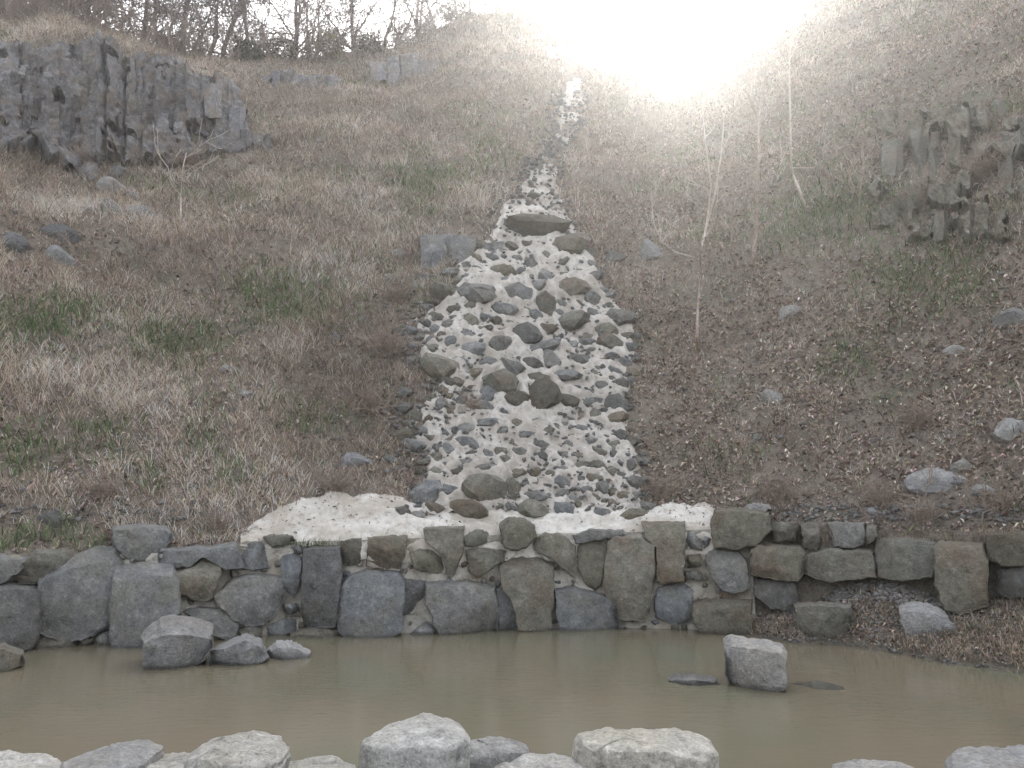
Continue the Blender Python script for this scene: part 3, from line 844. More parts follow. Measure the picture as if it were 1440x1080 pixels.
# small chips between them
cv, ct = [], []
base_v = np.array([(1,0,0),(-1,0,0),(0,1,0),(0,-1,0),(0,0,1),(0,0,-1)], float)
_bm = bmesh.new(); bmesh.ops.create_icosphere(_bm, subdivisions=1, radius=1.0)
ico_v = np.array([v.co for v in _bm.verts]); ico_t = np.array([[v.index for v in f.verts] for f in _bm.faces]); _bm.free()
base_t = np.array([(0,2,4),(2,1,4),(1,3,4),(3,0,4),(2,0,5),(1,2,5),(3,1,5),(0,3,5)])
ys = rng.uniform(130, 724, 1300); ls = np.interp(ys, ER, EL) - 14; rs = np.interp(ys, ER, EE) + 6
xs = ls + (rs - ls) * rng.uniform(0, 1, 1300)
Pc, dd = hit_pt(xs, ys)
for i in range(1300):
    s = rng.uniform(1.6, 5.2) * dd[i] / FOC * rng.uniform(0.7, 1.2, 3) * np.array([1, 0.9, 0.6])
    e = Euler(rng.uniform(-0.8, 0.8, 3)).to_matrix()
    V = (ico_v * rng.uniform(0.65, 1.15, (len(ico_v), 1)) * s) @ np.array(e) + Pc[i] + np.array([0, -0.08, 0.08])
    cv.append(V); ct.append(ico_t + len(ico_v) * i)
o = child(link("stone_chips", mesh_np("stone_chips", np.concatenate(cv), tris=np.concatenate(ct)), M_CSTONE), casc)
o["kind"] = "stuff"

# ------------------------------------------------------------------ cliff and outcrops made of rock columns
def column_mesh(x0, x1, y0, y1, seed, D, lean=0.12, dep=1.0):
    """angular prism standing at distance D, its face spanning the given photo columns and rows"""
    r = np.random.default_rng(seed)
    def P(px, py, off): 
        az, te = pix(px, py); d = D + off; return np.array([d * np.sin(az), d * np.cos(az), EYE + d * te])
    xm = x0 + (x1 - x0) * r.uniform(0.3, 0.7); nl = int(np.clip((y1 - y0) / 16, 3, 11))
    rows_ = []
    for k in range(nl):
        s = k / (nl - 1); y = y1 + (y0 - y1) * s
        j = lambda a=1.0: r.normal(0, 0.8 * a)
        o_ = lean * s * (y1 - y0) / 60 + r.normal(0, 0.05)
        if k == nl - 1: o_ += 0.12
        rows_.append([P(x0 + j(2), y + j(2), o_ + 0.2), P(x0 + (xm - x0) * .5 + j(3), y + j(2), o_ + r.uniform(0, .14)), P(xm + j(3), y + j(2), o_ - r.uniform(0, .2)), P((xm + x1) / 2 + j(3), y + j(2), o_ + r.uniform(0, .14)), P(x1 + j(2), y + j(2), o_ + 0.2),
                      P(x1, y, o_ + dep), P(x0, y, o_ + dep)])
    V = np.array(rows_).reshape(-1, 3); n = 7
    F = [(k * n + i, k * n + (i + 1) % n, (k + 1) * n + (i + 1) % n, (k + 1) * n + i) for k in range(nl - 1) for i in range(n)]
    F.append(tuple(range(n))); F.append(tuple((nl - 1) * n + i for i in range(n)))
    V[:, 1] += 0.3 * fbm(V[:, 0] * 1.1, V[:, 2] * 1.1, 5, 4) + 0.12 * fbm(V[:, 0] * 4, V[:, 2] * 4, seed, 3); V[:, 0] += 0.2 * fbm(V[:, 0] * 0.8 + 7, V[:, 2] * 1.2, 6, 3)
    me = mesh_np("rock_column", V, F); fix_normals(me); finish(me, 22)
    return me

M_FACE = rock_mat("weathered_face", (0.15, 0.145, 0.12), (0.24, 0.23, 0.195), (0.34, 0.325, 0.28), (0.25, 0.21, 0.165), 0.7)
def rock_face(parent, x0, x1, topf, botf, mat, seed, amp=0.5, base=0.3, thr=-9.0, nx=190, ny=80, colw=17.0):
    u, v = np.meshgrid(np.linspace(0, 1, nx), np.linspace(0, 1, ny), indexing='ij')
    X = x0 + (x1 - x0) * u; Yt = np.vectorize(topf)(X); Yb = np.vectorize(botf)(X); Y = Yt + (Yb - Yt) * v
    a, d = hit(X.ravel(), Y.ravel()); a = a.reshape(X.shape); d = d.reshape(X.shape)
    rs_ = np.random.default_rng(seed)
    xs_ = X + 7 * fbm(Y / 45, X / 60, seed, 3) + 4 * fbm(Y / 9, X / 30, seed + 7, 2)        # upright joints wander
    edges = x0 - 40 + np.cumsum(colw * np.exp(rs_.normal(0, 0.55, int((x1 - x0) / colw * 2) + 12)))
    ci = np.searchsorted(edges, xs_.ravel()).reshape(X.shape).clip(1, len(edges) - 1)
    fr = (xs_ - edges[ci - 1]) / (edges[ci] - edges[ci - 1])
    blen = 30 + 70 * _hash(ci, ci * 0 + 3, seed)
    ph = Y / blen + _hash(ci, ci * 0 + 5, seed) * 3 + 0.25 * fbm(X / 8, Y / 40, seed + 8, 2)
    brk = np.floor(ph)                                               # each column is broken across at its own heights
    off = 0.7 * _hash(ci, ci * 0 + 9, seed + 2) + 0.5 * _hash(ci, brk, seed + 2) - 0.6
    tilt = (_hash(ci, ci * 0 + 11, seed) - 0.5) * 1.2
    disp = base + amp * (0.75 * off + tilt * (fr - 0.5) - 0.25 * (ph - brk)) + 1.3 * amp * fbm(X / 45, Y / 45, seed + 3, 3) + 0.45 * amp * fbm(X / 7, Y / 7, seed + 6, 4)
    ed = np.minimum(np.minimum(u, 1 - u) * (x1 - x0), np.minimum(v, 1 - v) * (Yb - Yt)) + 46 * fbm(X / 34, Y / 34, seed + 4, 5)
    disp = disp - 1.3 * np.clip(1 - ed / 12.0, 0, 1)
    pn_ = fbm(X / 26, Y / 22, seed + 5, 4)
    disp = disp - 1.2 * np.clip((thr - pn_) * 12, 0, 1)
    D2 = d - disp * 0.95
    P = np.stack([D2 * np.sin(a), D2 * np.cos(a), terr(a, d) + 0.25 * disp], -1)
    me = grid_mesh("rock_face", P); me.set_sharp_from_angle(angle=R(35))
    child(link("rock_face", me, mat), parent)

cliff = empty("basalt_cliff", tuple(hit_pt([190], [232])[0][0]))
tag(cliff, "dark blue grey cliff of upright basalt columns at the upper left of the slope", "cliff")
def columns(parent, x0, x1, topf, botf, wmin, wmax, seed, D, mat, lean=0.14, skip=0.0):
    r = np.random.default_rng(seed); x = x0; i = 0
    while x < x1:
        w = r.uniform(wmin, wmax); t = topf(x) + r.normal(0, (botf(x) - topf(x)) * 0.09); b = botf(x) + r.normal(0, 5)
        nseg = r.integers(1, 4) if botf(x) - topf(x) > 70 else 1
        cuts = np.sort(np.concatenate([[t, b], r.uniform(t + 12, b - 12, nseg - 1)])) if b - t > 40 else np.array([t, b])
        if r.uniform() < skip: x += w * 0.6; continue
        for k in range(len(cuts) - 1):
            me = column_mesh(x, x + w + 1.0, cuts[k] + 0.4, cuts[k + 1], seed * 97 + i, D + r.uniform(-0.2, 0.2) + lean * (b - cuts[k + 1]) / 60, lean)
            child(link("rock_column", me, mat), parent); i += 1
        x += w * r.uniform(0.75, 1.0)
columns(cliff, -45, 338, lambda x: np.interp(x, [-45, 0, 66, 72, 100, 160, 200, 260, 300, 338], [90, 96, 100, 84, 58, 62, 84, 104, 130, 160]),
        lambda x: np.interp(x, [-45, 50, 72, 120, 180, 240, 300, 338], [190, 200, 212, 226, 226, 232, 218, 204]), 12, 32, 11, 25.72, M_CLIFF, 0.46, skip=0.25)
rock_face(cliff, -70, 352, lambda x: np.interp(x, [-70, 0, 66, 100, 160, 200, 260, 300, 352], [70, 62, 56, 44, 50, 66, 88, 104, 128]), lambda x: np.interp(x, [-70, 50, 72, 120, 180, 240, 300, 352], [215, 222, 236, 246, 244, 246, 232, 218]), M_CLIFF, 501, 0.6, 0.4, -0.16)
rface = empty("rock_outcrop", tuple(hit_pt([1340], [330])[0][0]))
tag(rface, "broad weathered rock face showing through the weeds at the right edge of the slope", "outcrop")
rock_face(rface, 1222, 1500, lambda x: 150 - 12 * math.sin(x / 40), lambda x: 352, M_FACE, 511, 0.6, 0.3, 0.0, 170, 120, 24.0)
for nm, lab, args in (
    ("rock_outcrop", "small grey outcrop of columns below the ridge trees, left of the cascade head", (520, 606, lambda x: 82, lambda x: 122, 14, 26, 21, None, M_CLIFF)),
    ("rock_outcrop", "low broken outcrop just right of the dark cliff", (340, 372, lambda x: 186, lambda x: 216, 10, 18, 22, None, M_CLIFF)),
    ("rock_outcrop", "tall weathered outcrop near the right edge halfway up the slope", (1238, 1326, lambda x: 186 + 10 * math.sin(x / 13), lambda x: 280, 16, 36, 23, None, M_BASALT_OLIVE)),
    ("rock_outcrop", "blocky outcrop with a flat top near the right edge above the weathered one", (1332, 1416, lambda x: 160 + 8 * math.sin(x / 9), lambda x: 240, 18, 38, 24, None, M_BASALT_OLIVE)),
    ("rock_outcrop", "dark outcrop at the right border of the slope", (1408, 1490, lambda x: 186, lambda x: 290, 20, 40, 25, None, M_BASALT_OLIVE)),
    ("rock_outcrop", "low broken ledge of stones under the tall outcrops near the right edge", (1316, 1452, lambda x: 296 + 8 * math.sin(x / 11), lambda x: 338, 18, 40, 29, None, M_BASALT_OLIVE)),
    ("rock_outcrop", "wide low ledge between the dark cliff and the ridge bushes", (368, 424, lambda x: 100 + 6 * math.sin(x / 7), lambda x: 128, 10, 22, 30, None, M_CLIFF)),
    ("rock_outcrop", "short outcrop of dark stones at the foot of the cliff", (78, 128, lambda x: 220, lambda x: 258, 14, 24, 26, None, M_CLIFF)),
    ("rock_outcrop", "pair of square grey blocks left of the cascade where it narrows", (590, 676, lambda x: 326 + 14 * (x > 630), lambda x: 374, 38, 44, 27, None, M_BASALT)),
    ("rock_outcrop", "small dark ledge high on the ridge slope right of the cliff", (425, 470, lambda x: 108, lambda x: 130, 12, 20, 28, None, M_CLIFF))):
    xm = (args[0] + args[1]) / 2; yb = args[3](xm)
    Pb, db = hit_pt([xm], [yb - 6])
    e = empty(nm, tuple(Pb[0])); tag(e, lab, "outcrop")
    a = list(args); a[7] = float(db[0]) - 0.15
    a[7] += 0.42 if args[0] > 1200 else 0.1
    columns(e, *a, lean=0.75 if args[0] > 1200 else 0.4, skip=0.12 if args[0] > 1200 else 0)

# loose rocks on the slope
ROCKS = [
 (157,268,46,34,0,1,"pale topped boulder in the rock pile under the cliff"),
 (165,247,26,24,0,0,"small upright block behind the pale topped boulder under the cliff"),
 (154,297,32,28,0,0,"grey block leaning below the pale topped boulder under the cliff"),
 (208,302,44,20,10,0,"flat dark rock low in the pile right of the grey leaning block"),
 (188,276,22,16,0,1,"small stone at the right side of the pale topped boulder"),
 (90,333,52,30,8,0,"dark humped boulder on the left slope in the weeds"),
 (82,368,38,40,0,0,"squarish boulder directly below the dark humped boulder"),
 (14,347,36,32,0,0,"grey boulder at the left border of the slope"),
 (473,477,20,18,0,0,"single small dark stone in the dry grass left of the cascade"),
 (513,450,18,12,0,0,"tiny grey stone up slope of the single small dark stone"),
 (70,731,30,32,0,0,"upright stone in green weeds above the left end of the wall"),
 (455,198,22,11,0,1,"lone flat stone high on the slope right of the cliff"),
 (500,650,46,26,0,1,"bluish slab just above the left part of the mortar cap"),
 (1108,443,36,22,-5,1,"pale grey boulder alone in leaf litter on the right slope"),
 (1083,562,40,24,0,1,"flat buried stone in leaf litter in the middle of the right slope"),
 (1325,678,78,34,-8,1,"long pale slab in dead weeds at the lower right of the slope"),
 (1354,655,28,22,0,1,"tan rounded stone behind the long pale slab"),
 (1427,606,46,32,0,1,"yellowish boulder at the right border of the slope"),
 (1386,692,36,16,5,1,"thin broken slab right of the long pale slab"),
 (1064,617,15,13,0,1,"tiny pale stone in leaf litter below the flat buried stone"),
 (912,356,36,36,0,1,"pale upright boulder right of the cascade neck below the saplings"),
 (865,362,30,26,0,0,"dim boulder between the cascade neck and the pale upright boulder"),
 (1426,446,44,28,0,0,"dark boulder among weeds near the right border"),
 (1343,492,30,14,0,1,"low stone with pale face left of the dark boulder near the right border"),
 (1230,722,24,14,0,1,"small slab above the right part of the wall"),
 (557,361,28,18,0,1,"low square stone left of the pair of square grey blocks"),
 (588,401,26,12,0,1,"thin lilac slab below the pair of square grey blocks"),
 (552,390,22,10,0,1,"thin slab in dry grass below the low square stone"),
 (600,390,30,16,0,0,"dark stone under the pair of square grey blocks"),
 (1195,745,20,9,0,1,"thin stone lying over the blue grey block of the wall"),
 (320,520,22,14,0,1,"pinkish stone half buried in the left slope"),
 (345,555,24,10,0,1,"flat stone half buried below the pinkish stone"),
]
for i, (x, y, w, h, roll, gm, lab) in enumerate(ROCKS):
    o = put_rock("slope_rock", (BIG_G if gm else BIG)[i % 6], x, y, w * 1.08, h * 1.1, roll, 0.1)
    tag(o, lab, "rock", "loose rocks on the slope")

# rubble on the right bank and along the wall top
rv, rt = [], []
k = 0
def chips(P, smin, smax):
    global k
    for p in P:
        s = rng.uniform(smin, smax) * rng.uniform(0.6, 1.3, 3) * np.array([1, 1, 0.45])
        e = np.array(Euler((rng.uniform(-.5, .5), rng.uniform(-.5, .5), rng.uniform(0, 6.3))).to_matrix())
        rv.append((base_v * rng.uniform(0.6, 1.2, (6, 1)) * s) @ e.T + p + np.array([0, 0, s[2] * 0.4])); rt.append(base_t + 6 * k); k += 1
ba_ = rng.uniform(SH_A[1], SH_A[-3], 2200); bs_ = rng.beta(1.8, 1.3, 2200)
chips(bank_pt(ba_, bs_), 0.015, 0.06)
pxs = rng.uniform(1170, 1340, 420); bs_ = rng.uniform(0.7, 1.0, 420)
chips(bank_pt(pix(pxs, np.full(420, 830.))[0], bs_), 0.025, 0.1)
pxs = np.concatenate([rng.uniform(1090, 1440, 260), rng.uniform(-20, 345, 120)]); Pq, _ = hit_pt(pxs, rng.uniform(712, 733, 380)); chips(Pq, 0.02, 0.1)
ci_ = rng.integers(0, len(capx), 70); ck_ = (9 + 24 * rng.beta(2.0, 1.2, 70)).astype(int); chips(Pt[ci_, ck_], 0.012, 0.05)
a1 = rng.normal(0, 1, 300); Pq, _ = hit_pt(575 + 35 * rng.normal(0, 1, 300), 520 + 130 * rng.uniform(-1, 1.1, 300)); chips(Pq, 0.03, 0.13)
Pq, _ = hit_pt(rng.uniform(0, 1440, 500), rng.uniform(250, 720, 500)); chips(Pq, 0.02, 0.12)
o = link("rubble", mesh_np("rubble", np.concatenate(rv), tris=np.concatenate(rt)), M_GREYROCK)
tag(o, "loose grey stone chips on the bank and slope", kind="stuff")

# ------------------------------------------------------------------ ground cover
def in_cascade(px, py, m=0.0):
    l = np.interp(py, ER, EL); r = np.interp(py, ER, EE)
    inside = (px > l + m) & (px < r - m) & (py > 90) & (py < 730)
    ct_ = np.interp(px, capx, cap_top)
    cap = (px > 345) & (px < 1008) & (py > ct_ + 5 + 22 * fbm(px / 9, py / 9, 55, 3))
    return inside | cap
# rocks to keep clear of growth: columns on the cliff face
def in_cliff(px, py):
    t = np.interp(px, [72, 100, 160, 200, 260, 300, 338], [110, 60, 62, 84, 104, 130, 160]); b = np.interp(px, [72, 120, 180, 240, 300, 338], [205, 218, 218, 224, 210, 196])
    ledge = fbm(px / 22, py / 16, 44, 4) > 0.06
    return (px > 72) & (px < 338) & (py > t + 14 * fbm(px / 15, py / 40, 45, 3) + 4) & (py < b - 8 + 24 * fbm(px / 17, py / 40, 46, 3)) & ~ledge
GREEN = [(290,622,50,36),(210,672,40,30),(90,752,90,22),(15,765,50,20),(245,482,60,28),(150,610,60,40),(1195,510,60,36),(600,240,60,40),(400,420,70,40),(30,640,50,40),(430,600,60,25),(1180,300,120,60),(1340,420,80,60),(690,210,60,50),(330,660,40,30),(1240,575,50,25),(585,300,40,20),(60,440,70,40),(1035,714,30,8)]
RED = [(540,470,52,90),(480,560,70,60),(620,160,190,60),(330,400,80,60),(150,380,70,40),(950,640,80,70),(1090,680,60,40),(880,260,90,90),(1150,640,120,50)]
PALE = [(490,350,90,80),(300,260,120,50),(190,590,70,60),(400,500,60,60),(520,250,90,60),(100,520,60,50),(650,300,60,50),(60,300,80,30),(440,680,40,25),(300,730,60,30)]
def zone(px, py, L):
    w = np.zeros(len(px))
    for x, y, a, b in L:
        w = np.maximum(w, np.exp(-(((px - x) / a) ** 2 + ((py - y) / b) ** 2)))
    return w

def sample(n, pmin=0.02, amin=-42, amax=42, power=0.75):
    az = rng.uniform(R(amin), R(amax), n)
    d0 = Dw(az) + BATTER * Z0 + 0.24; dc = Dc(az) + 1.5
    u = rng.uniform(0, 1, n) ** power
    D = d0 * (dc / d0) ** u
    P = pt(az, D)
    px, py = to_pix(P)
    return az, D, P, px, py

def blades(P, D, h, lean, width, col, la=None, tipc=1.1):
    n = len(P)
    ang = rng.uniform(0, 2 * np.pi, n)
    side = np.stack([np.cos(ang), np.sin(ang), np.zeros(n)], -1)
    if la is None: la = rng.uniform(0, 2 * np.pi, n)
    ld = np.stack([np.cos(la), np.sin(la) - 0.35, np.zeros(n)], -1) * (lean * h)[:, None]
    up = np.stack([np.zeros(n), np.zeros(n), h], -1)
    w = (width / 2)[:, None]
    base = P - np.array([0, 0, 0.03])
    mid = P + up * 0.55 + ld * 0.35
    tip = P + up * (1 - 0.25 * lean)[:, None] + ld
    V = np.stack([base - side * w, base + side * w, mid - side * w * 0.8, mid + side * w * 0.8, tip], 1).reshape(-1, 3)
    i = np.arange(n)[:, None] * 5
    T = np.stack([i + [0, 1, 3], i + [0, 3, 2], i + [2, 3, 4]], 1).reshape(-1, 3)
    C = np.repeat(col, 5, 0); C = C.reshape(n, 5, 3); C[:, 4] *= tipc
    return V, T, C.reshape(-1, 3)

def hue(n, base, var=0.18, cv_=0.05):
    c = np.array(base)[None, :] * (1 + rng.normal(0, var, (n, 1))) * (1 + rng.normal(0, cv_, (n, 3)))
    return np.clip(c, 0.02, 0.9)

def patch(P, s, seed): return fbm(P[:, 0] / s, (P[:, 1] + P[:, 2]) / s, seed, 4)

# dry grass: tussocks and loose blades, dense on the left slope, thin on the right
def grass_keep(px, py, pn):
    den = np.where(px < 660, 1.0, np.interp(px, [660, 800, 900, 1440], [0.9, 0.7, 0.3, 0.34]))
    den = np.where((py < 330) & (px > 800), 0.75, den) * (1 - 0.75 * zone(px, py, GREEN))
    den = den * np.clip(0.7 + 2.6 * pn, 0.08, 1)
    return (rng.uniform(0, 1, len(px)) < den) & ~in_cascade(px, py, 2) & ~(in_cliff(px, py) & (rng.uniform(0, 1, len(px)) < 0.8))
az, D, P, px, py = sample(15000)
k1 = grass_keep(px, py, patch(P, 1.6, 5)); azt, Dt, Pt_ = az[k1], D[k1], P[k1]
nb = 19; m = len(azt)
rad_ = np.abs(rng.normal(0, 0.13, (m, nb))); th = rng.uniform(0, 2 * np.pi, (m, nb))
X = (Pt_[:, 0:1] + rad_ * np.cos(th)).ravel(); Y = (Pt_[:, 1:2] + rad_ * np.sin(th)).ravel()
A2 = np.arctan2(X, Y); D2 = np.hypot(X, Y); P2 = pt(A2, D2)
th_t = th.ravel(); tone_t = np.repeat(rng.normal(0, 0.3, m), nb); hk_t = np.repeat(rng.uniform(0.7, 1.5, m), nb)
az, D, P, px, py = sample(290000)
k2_ = grass_keep(px, py, patch(P, 1.6, 5)); P1, D1_ = P[k2_], D[k2_]
P = np.concatenate([P1, P2]); D = np.concatenate([D1_, D2]); n1 = len(P1); n = len(P)
th_all = np.concatenate([rng.uniform(0, 2 * np.pi, n1), th_t]); tone = np.concatenate([rng.normal(0, .2, n1), tone_t]); hk = np.concatenate([np.ones(n1) * 0.8, hk_t])
px, py = to_pix(P); pn = patch(P, 1.6, 5); pb = patch(P, 3.0, 8)
zp = zone(px, py, PALE); zr = zone(px, py, RED)
h = rng.uniform(0.07, 0.24, n) * hk * (1 + 0.5 * zp + 0.9 * np.clip(pn + 0.1, 0, 0.5)) * np.where(px > 860, 0.7, 1)
c1 = hue(n, (0.60, 0.50, 0.42), 0.28); c2 = hue(n, (0.34, 0.265, 0.225), 0.28); c3 = hue(n, (0.86, 0.77, 0.68), 0.1)
u = rng.uniform(0, 1, n)
col = np.where((u < 0.2 + 0.3 * zp)[:, None], c3, np.where((u > 0.72 - 0.5 * zr - 0.2 * (pn < -0.05))[:, None], c2, c1))
col = np.clip(col * (1 + tone * 0.7 + 1.4 * pb)[:, None], 0.03, 0.85)
wd = (0.0035 + 0.00042 * D) * rng.uniform(0.55, 1.35, n)
V, T, C = blades(P, D, h, rng.uniform(0.4, 2.0, n), wd, col, th_all)
me = mesh_np("dry_grass", V, tris=T); colour_attr(me, C)
tag(link("dry_grass", me, M_GRASS), "tangled dry pinkish grass covering the slope", kind="stuff")

# green undergrowth in patches
az, D, P, px, py = sample(230000)
zg = zone(px, py, GREEN); pn = patch(P, 2.2, 15)
keep = (rng.uniform(0, 1, len(px)) < np.clip(1.0 * zg + 1.9 * (pn - 0.08), 0.02, 1)) & ~in_cascade(px, py, -2) & ~in_cliff(px, py)
az, D, P, px, py = az[keep], D[keep], P[keep], px[keep], py[keep]; n = len(P)
V, T, C = blades(P, D, rng.uniform(0.1, 0.34, n), rng.uniform(0.3, 1.2, n), 0.007 + 0.0007 * D, hue(n, (0.15, 0.205, 0.10), 0.4, 0.1))
me = mesh_np("green_weeds", V, tris=T); colour_attr(me, C)
tag(link("green_weeds", me, M_GRASS), "low green weeds growing through the dry grass", kind="stuff")

# leaf litter, mostly on the right slope
def leaves(P, D, sz, col):
    n = len(P); a = rng.uniform(0, 2 * np.pi, n)
    t = np.stack([np.cos(a), np.sin(a), rng.uniform(-.5, .9, n)], -1); s = np.stack([-np.sin(a), np.cos(a), rng.uniform(-.3, .8, n)], -1)
    t *= sz[:, None]; s *= (sz * rng.uniform(.3, .6, n))[:, None]
    lift = rng.uniform(0.0, 0.05, n)[:, None] * np.array([0, -0.5, 1])
    c = P + lift
    curl = (sz * rng.uniform(0.1, 0.6, n))[:, None] * np.array([0, -.4, .9])
    V = np.stack([c - t * 0.5, c + s * 0.5 + curl, c + t * 0.5, c - s * 0.5 + curl], 1).reshape(-1, 3)
    i = np.arange(n)[:, None] * 4
    T = np.stack([i + [0, 1, 2], i + [0, 2, 3]], 1).reshape(-1, 3)
    return V, T, np.repeat(col, 4, 0)
az, D, P, px, py = sample(230000, power=0.9)
den = np.interp(px, [0, 500, 700, 880, 1440], [0.25, 0.3, 0.4, 1.0, 0.95]) * np.where((px > 860) & (py < 330), 0.8, 1)
pn = patch(P, 1.2, 25)
keep = (rng.uniform(0, 1, len(px)) < den * np.clip(0.7 + 2 * pn, 0.1, 1)) & ~(in_cascade(px, py, 6) & (rng.uniform(0, 1, len(px)) < 0.9)) & ~(in_cliff(px, py))
az, D, P, px, py = az[keep], D[keep], P[keep], px[keep], py[keep]; n = len(P)
u = rng.uniform(0, 1, n)[:, None]
col = np.where(u < 0.5, hue(n, (0.30, 0.24, 0.205), 0.3), np.where(u < 0.83, hue(n, (0.47, 0.385, 0.33), 0.25), hue(n, (0.68, 0.6, 0.53), 0.15)))
V, T, C = leaves(P, D, rng.uniform(0.05, 0.12, n) * (0.75 + D / 60), col)
# leaves on the bank and the wall ledges too
ba_ = rng.uniform(SH_A[0], SH_A[-3], 3200); bs_ = rng.beta(1.6, 1.6, 3200); Pb = bank_pt(ba_, bs_); Pb = Pb[Pb[:, 2] > 0.03]
ci_ = rng.integers(0, len(capx), 220); ck_ = (8 + 25 * rng.beta(2.6, 0.9, 220)).astype(int)
Pb = np.concatenate([Pb, Pt[ci_, ck_] + np.array([0, 0, 0.012])])
V2, T2, C2 = leaves(Pb, None, rng.uniform(0.03, 0.075, len(Pb)), hue(len(Pb), (0.36, 0.29, 0.24), 0.35))
me = mesh_np("leaf_litter", np.concatenate([V, V2]), tris=np.concatenate([T, T2 + len(V)])); colour_attr(me, np.concatenate([C, C2]))
tag(link("leaf_litter", me, M_LEAF), "dead brown leaves lying on the slope and bank", kind="stuff")

# dry grass on the right bank and tufts in the wall
ba_ = rng.uniform(SH_A[0], SH_A[-2], 15000); bs_ = rng.beta(1.3, 1.6, 15000); Pb = bank_pt(ba_, bs_)
bkx, bky = to_pix(Pb)
dn = np.clip(0.1 + 2.6 * patch(Pb, 0.5, 51) + 0.5 * (bkx > 1330), 0.03, 1)
Pb = Pb[(Pb[:, 2] > 0.02) & (rng.uniform(0, 1, len(Pb)) < dn)]; n = len(Pb)
u = rng.uniform(0, 1, n)[:, None]
V, T, C = blades(Pb, None, rng.uniform(0.05, 0.2, n), rng.uniform(0.4, 1.8, n), rng.uniform(0.005, 0.011, n), np.where(u < 0.25, hue(n, (0.1, 0.11, 0.06), 0.3), np.where(u < 0.5, hue(n, (0.28, 0.21, 0.175), 0.25), hue(n, (0.5, 0.42, 0.34), 0.25))))
wx_ = np.concatenate([rng.normal(c, s, m) for c, s, m in [(375, 4, 60), (1030, 14, 160), (940, 8, 40), (990, 20, 60), (1100, 14, 120), (440, 20, 200), (1060, 20, 100), (1230, 60, 70), (1345, 60, 70), (1420, 30, 60), (560, 40, 90), (680, 30, 60)]])
wy_ = np.concatenate([np.full(m, y) for y, m in [(915, 60), (838, 160), (835, 40), (845, 60), (890, 120), (768, 200), (770, 100), (758, 70), (757, 70), (752, 60), (803, 90), (815, 60)]]) + rng.normal(0, 2, len(wx_))
Pw = wall_pt(wx_, wy_, 0.02); n2 = len(Pw)
gcol = np.where(((wx_ < 480) & (wx_ > 395))[:, None], hue(n2, (0.1, 0.125, 0.06), 0.3), hue(n2, (0.33, 0.25, 0.19), 0.3))
V2, T2, C2 = blades(Pw, None, rng.uniform(0.04, 0.2, n2), rng.uniform(0.3, 1.2, n2), rng.uniform(0.004, 0.008, n2), gcol)
me = mesh_np("bank_grass", np.concatenate([V, V2]), tris=np.concatenate([T, T2 + len(V)])); colour_attr(me, np.concatenate([C, C2]))
tag(link("bank_grass", me, M_GRASS), "dry grass on the right bank and in the wall joints", kind="stuff")

# ------------------------------------------------------------------ twig builder: shrubs, saplings, trees
class Tw:
    def __init__(s): s.V = []; s.T = []; s.n = 0
    def tube(s, pts, rad, k=3):
        pts = [np.array(p, float) for p in pts]; m = len(pts)
        for i, p in enumerate(pts):
            d = pts[min(i + 1, m - 1)] - pts[max(i - 1, 0)]; d = d / (np.linalg.norm(d) + 1e-9)
            a = np.cross(d, [0.31, 0.95, 0.1]); a /= np.linalg.norm(a) + 1e-9; b = np.cross(d, a)
            for j in range(k):
                t = 2 * math.pi * j / k; s.V.append(p + rad[i] * (a * math.cos(t) + b * math.sin(t)))
        for i in range(m - 1):
            for j in range(k):
                j2 = (j + 1) % k; q = s.n + i * k
                s.T.append((q + j, q + j2, q + k + j2)); s.T.append((q + j, q + k + j2, q + k + j))
        s.n += m * k
    def mesh(s, name): 
        me = mesh_np(name, np.array(s.V), tris=np.array(s.T)); me.polygons.foreach_set("use_smooth", [True] * len(me.polygons)); return me

def grow(tw, p, d, length, rad, depth, r, segs=4, up=0.12, wob=0.22, spread=0.75, kids=(2, 4), rmin=0.012, trunk=None):
    pts = [p]; rads = [rad]; q = np.array(p, float); dd_ = np.array(d, float)
    for i in range(segs):
        dd_ = dd_ + r.normal(0, wob, 3) + np.array([0, 0, up]); dd_ /= np.linalg.norm(dd_)
        q = q + dd_ * length / segs; pts.append(q.copy()); rads.append(max(rmin, rad * (1 - 0.55 * (i + 1) / segs)))
    (trunk or tw).tube(pts, rads, 6 if trunk else (4 if rad > 0.03 else 3))
    if depth == 0: return
    for i in range(r.integers(*kids) + (2 if trunk else 0)):
        t = r.uniform(0.3 if not trunk else 0.12, 1.0); k = min(segs - 1, int(t * segs)); f = t * segs - k
        o = pts[k] + (pts[k + 1] - pts[k]) * f
        dirn = (pts[k + 1] - pts[k]); dirn /= np.linalg.norm(dirn)
        nd = dirn + r.normal(0, spread, 3); nd /= np.linalg.norm(nd)
        grow(tw, o, nd, length * r.uniform(0.45, 0.72), max(rmin, rads[k] * r.uniform(0.4, 0.65)), depth - 1, r, segs, up, wob, spread, kids, rmin)

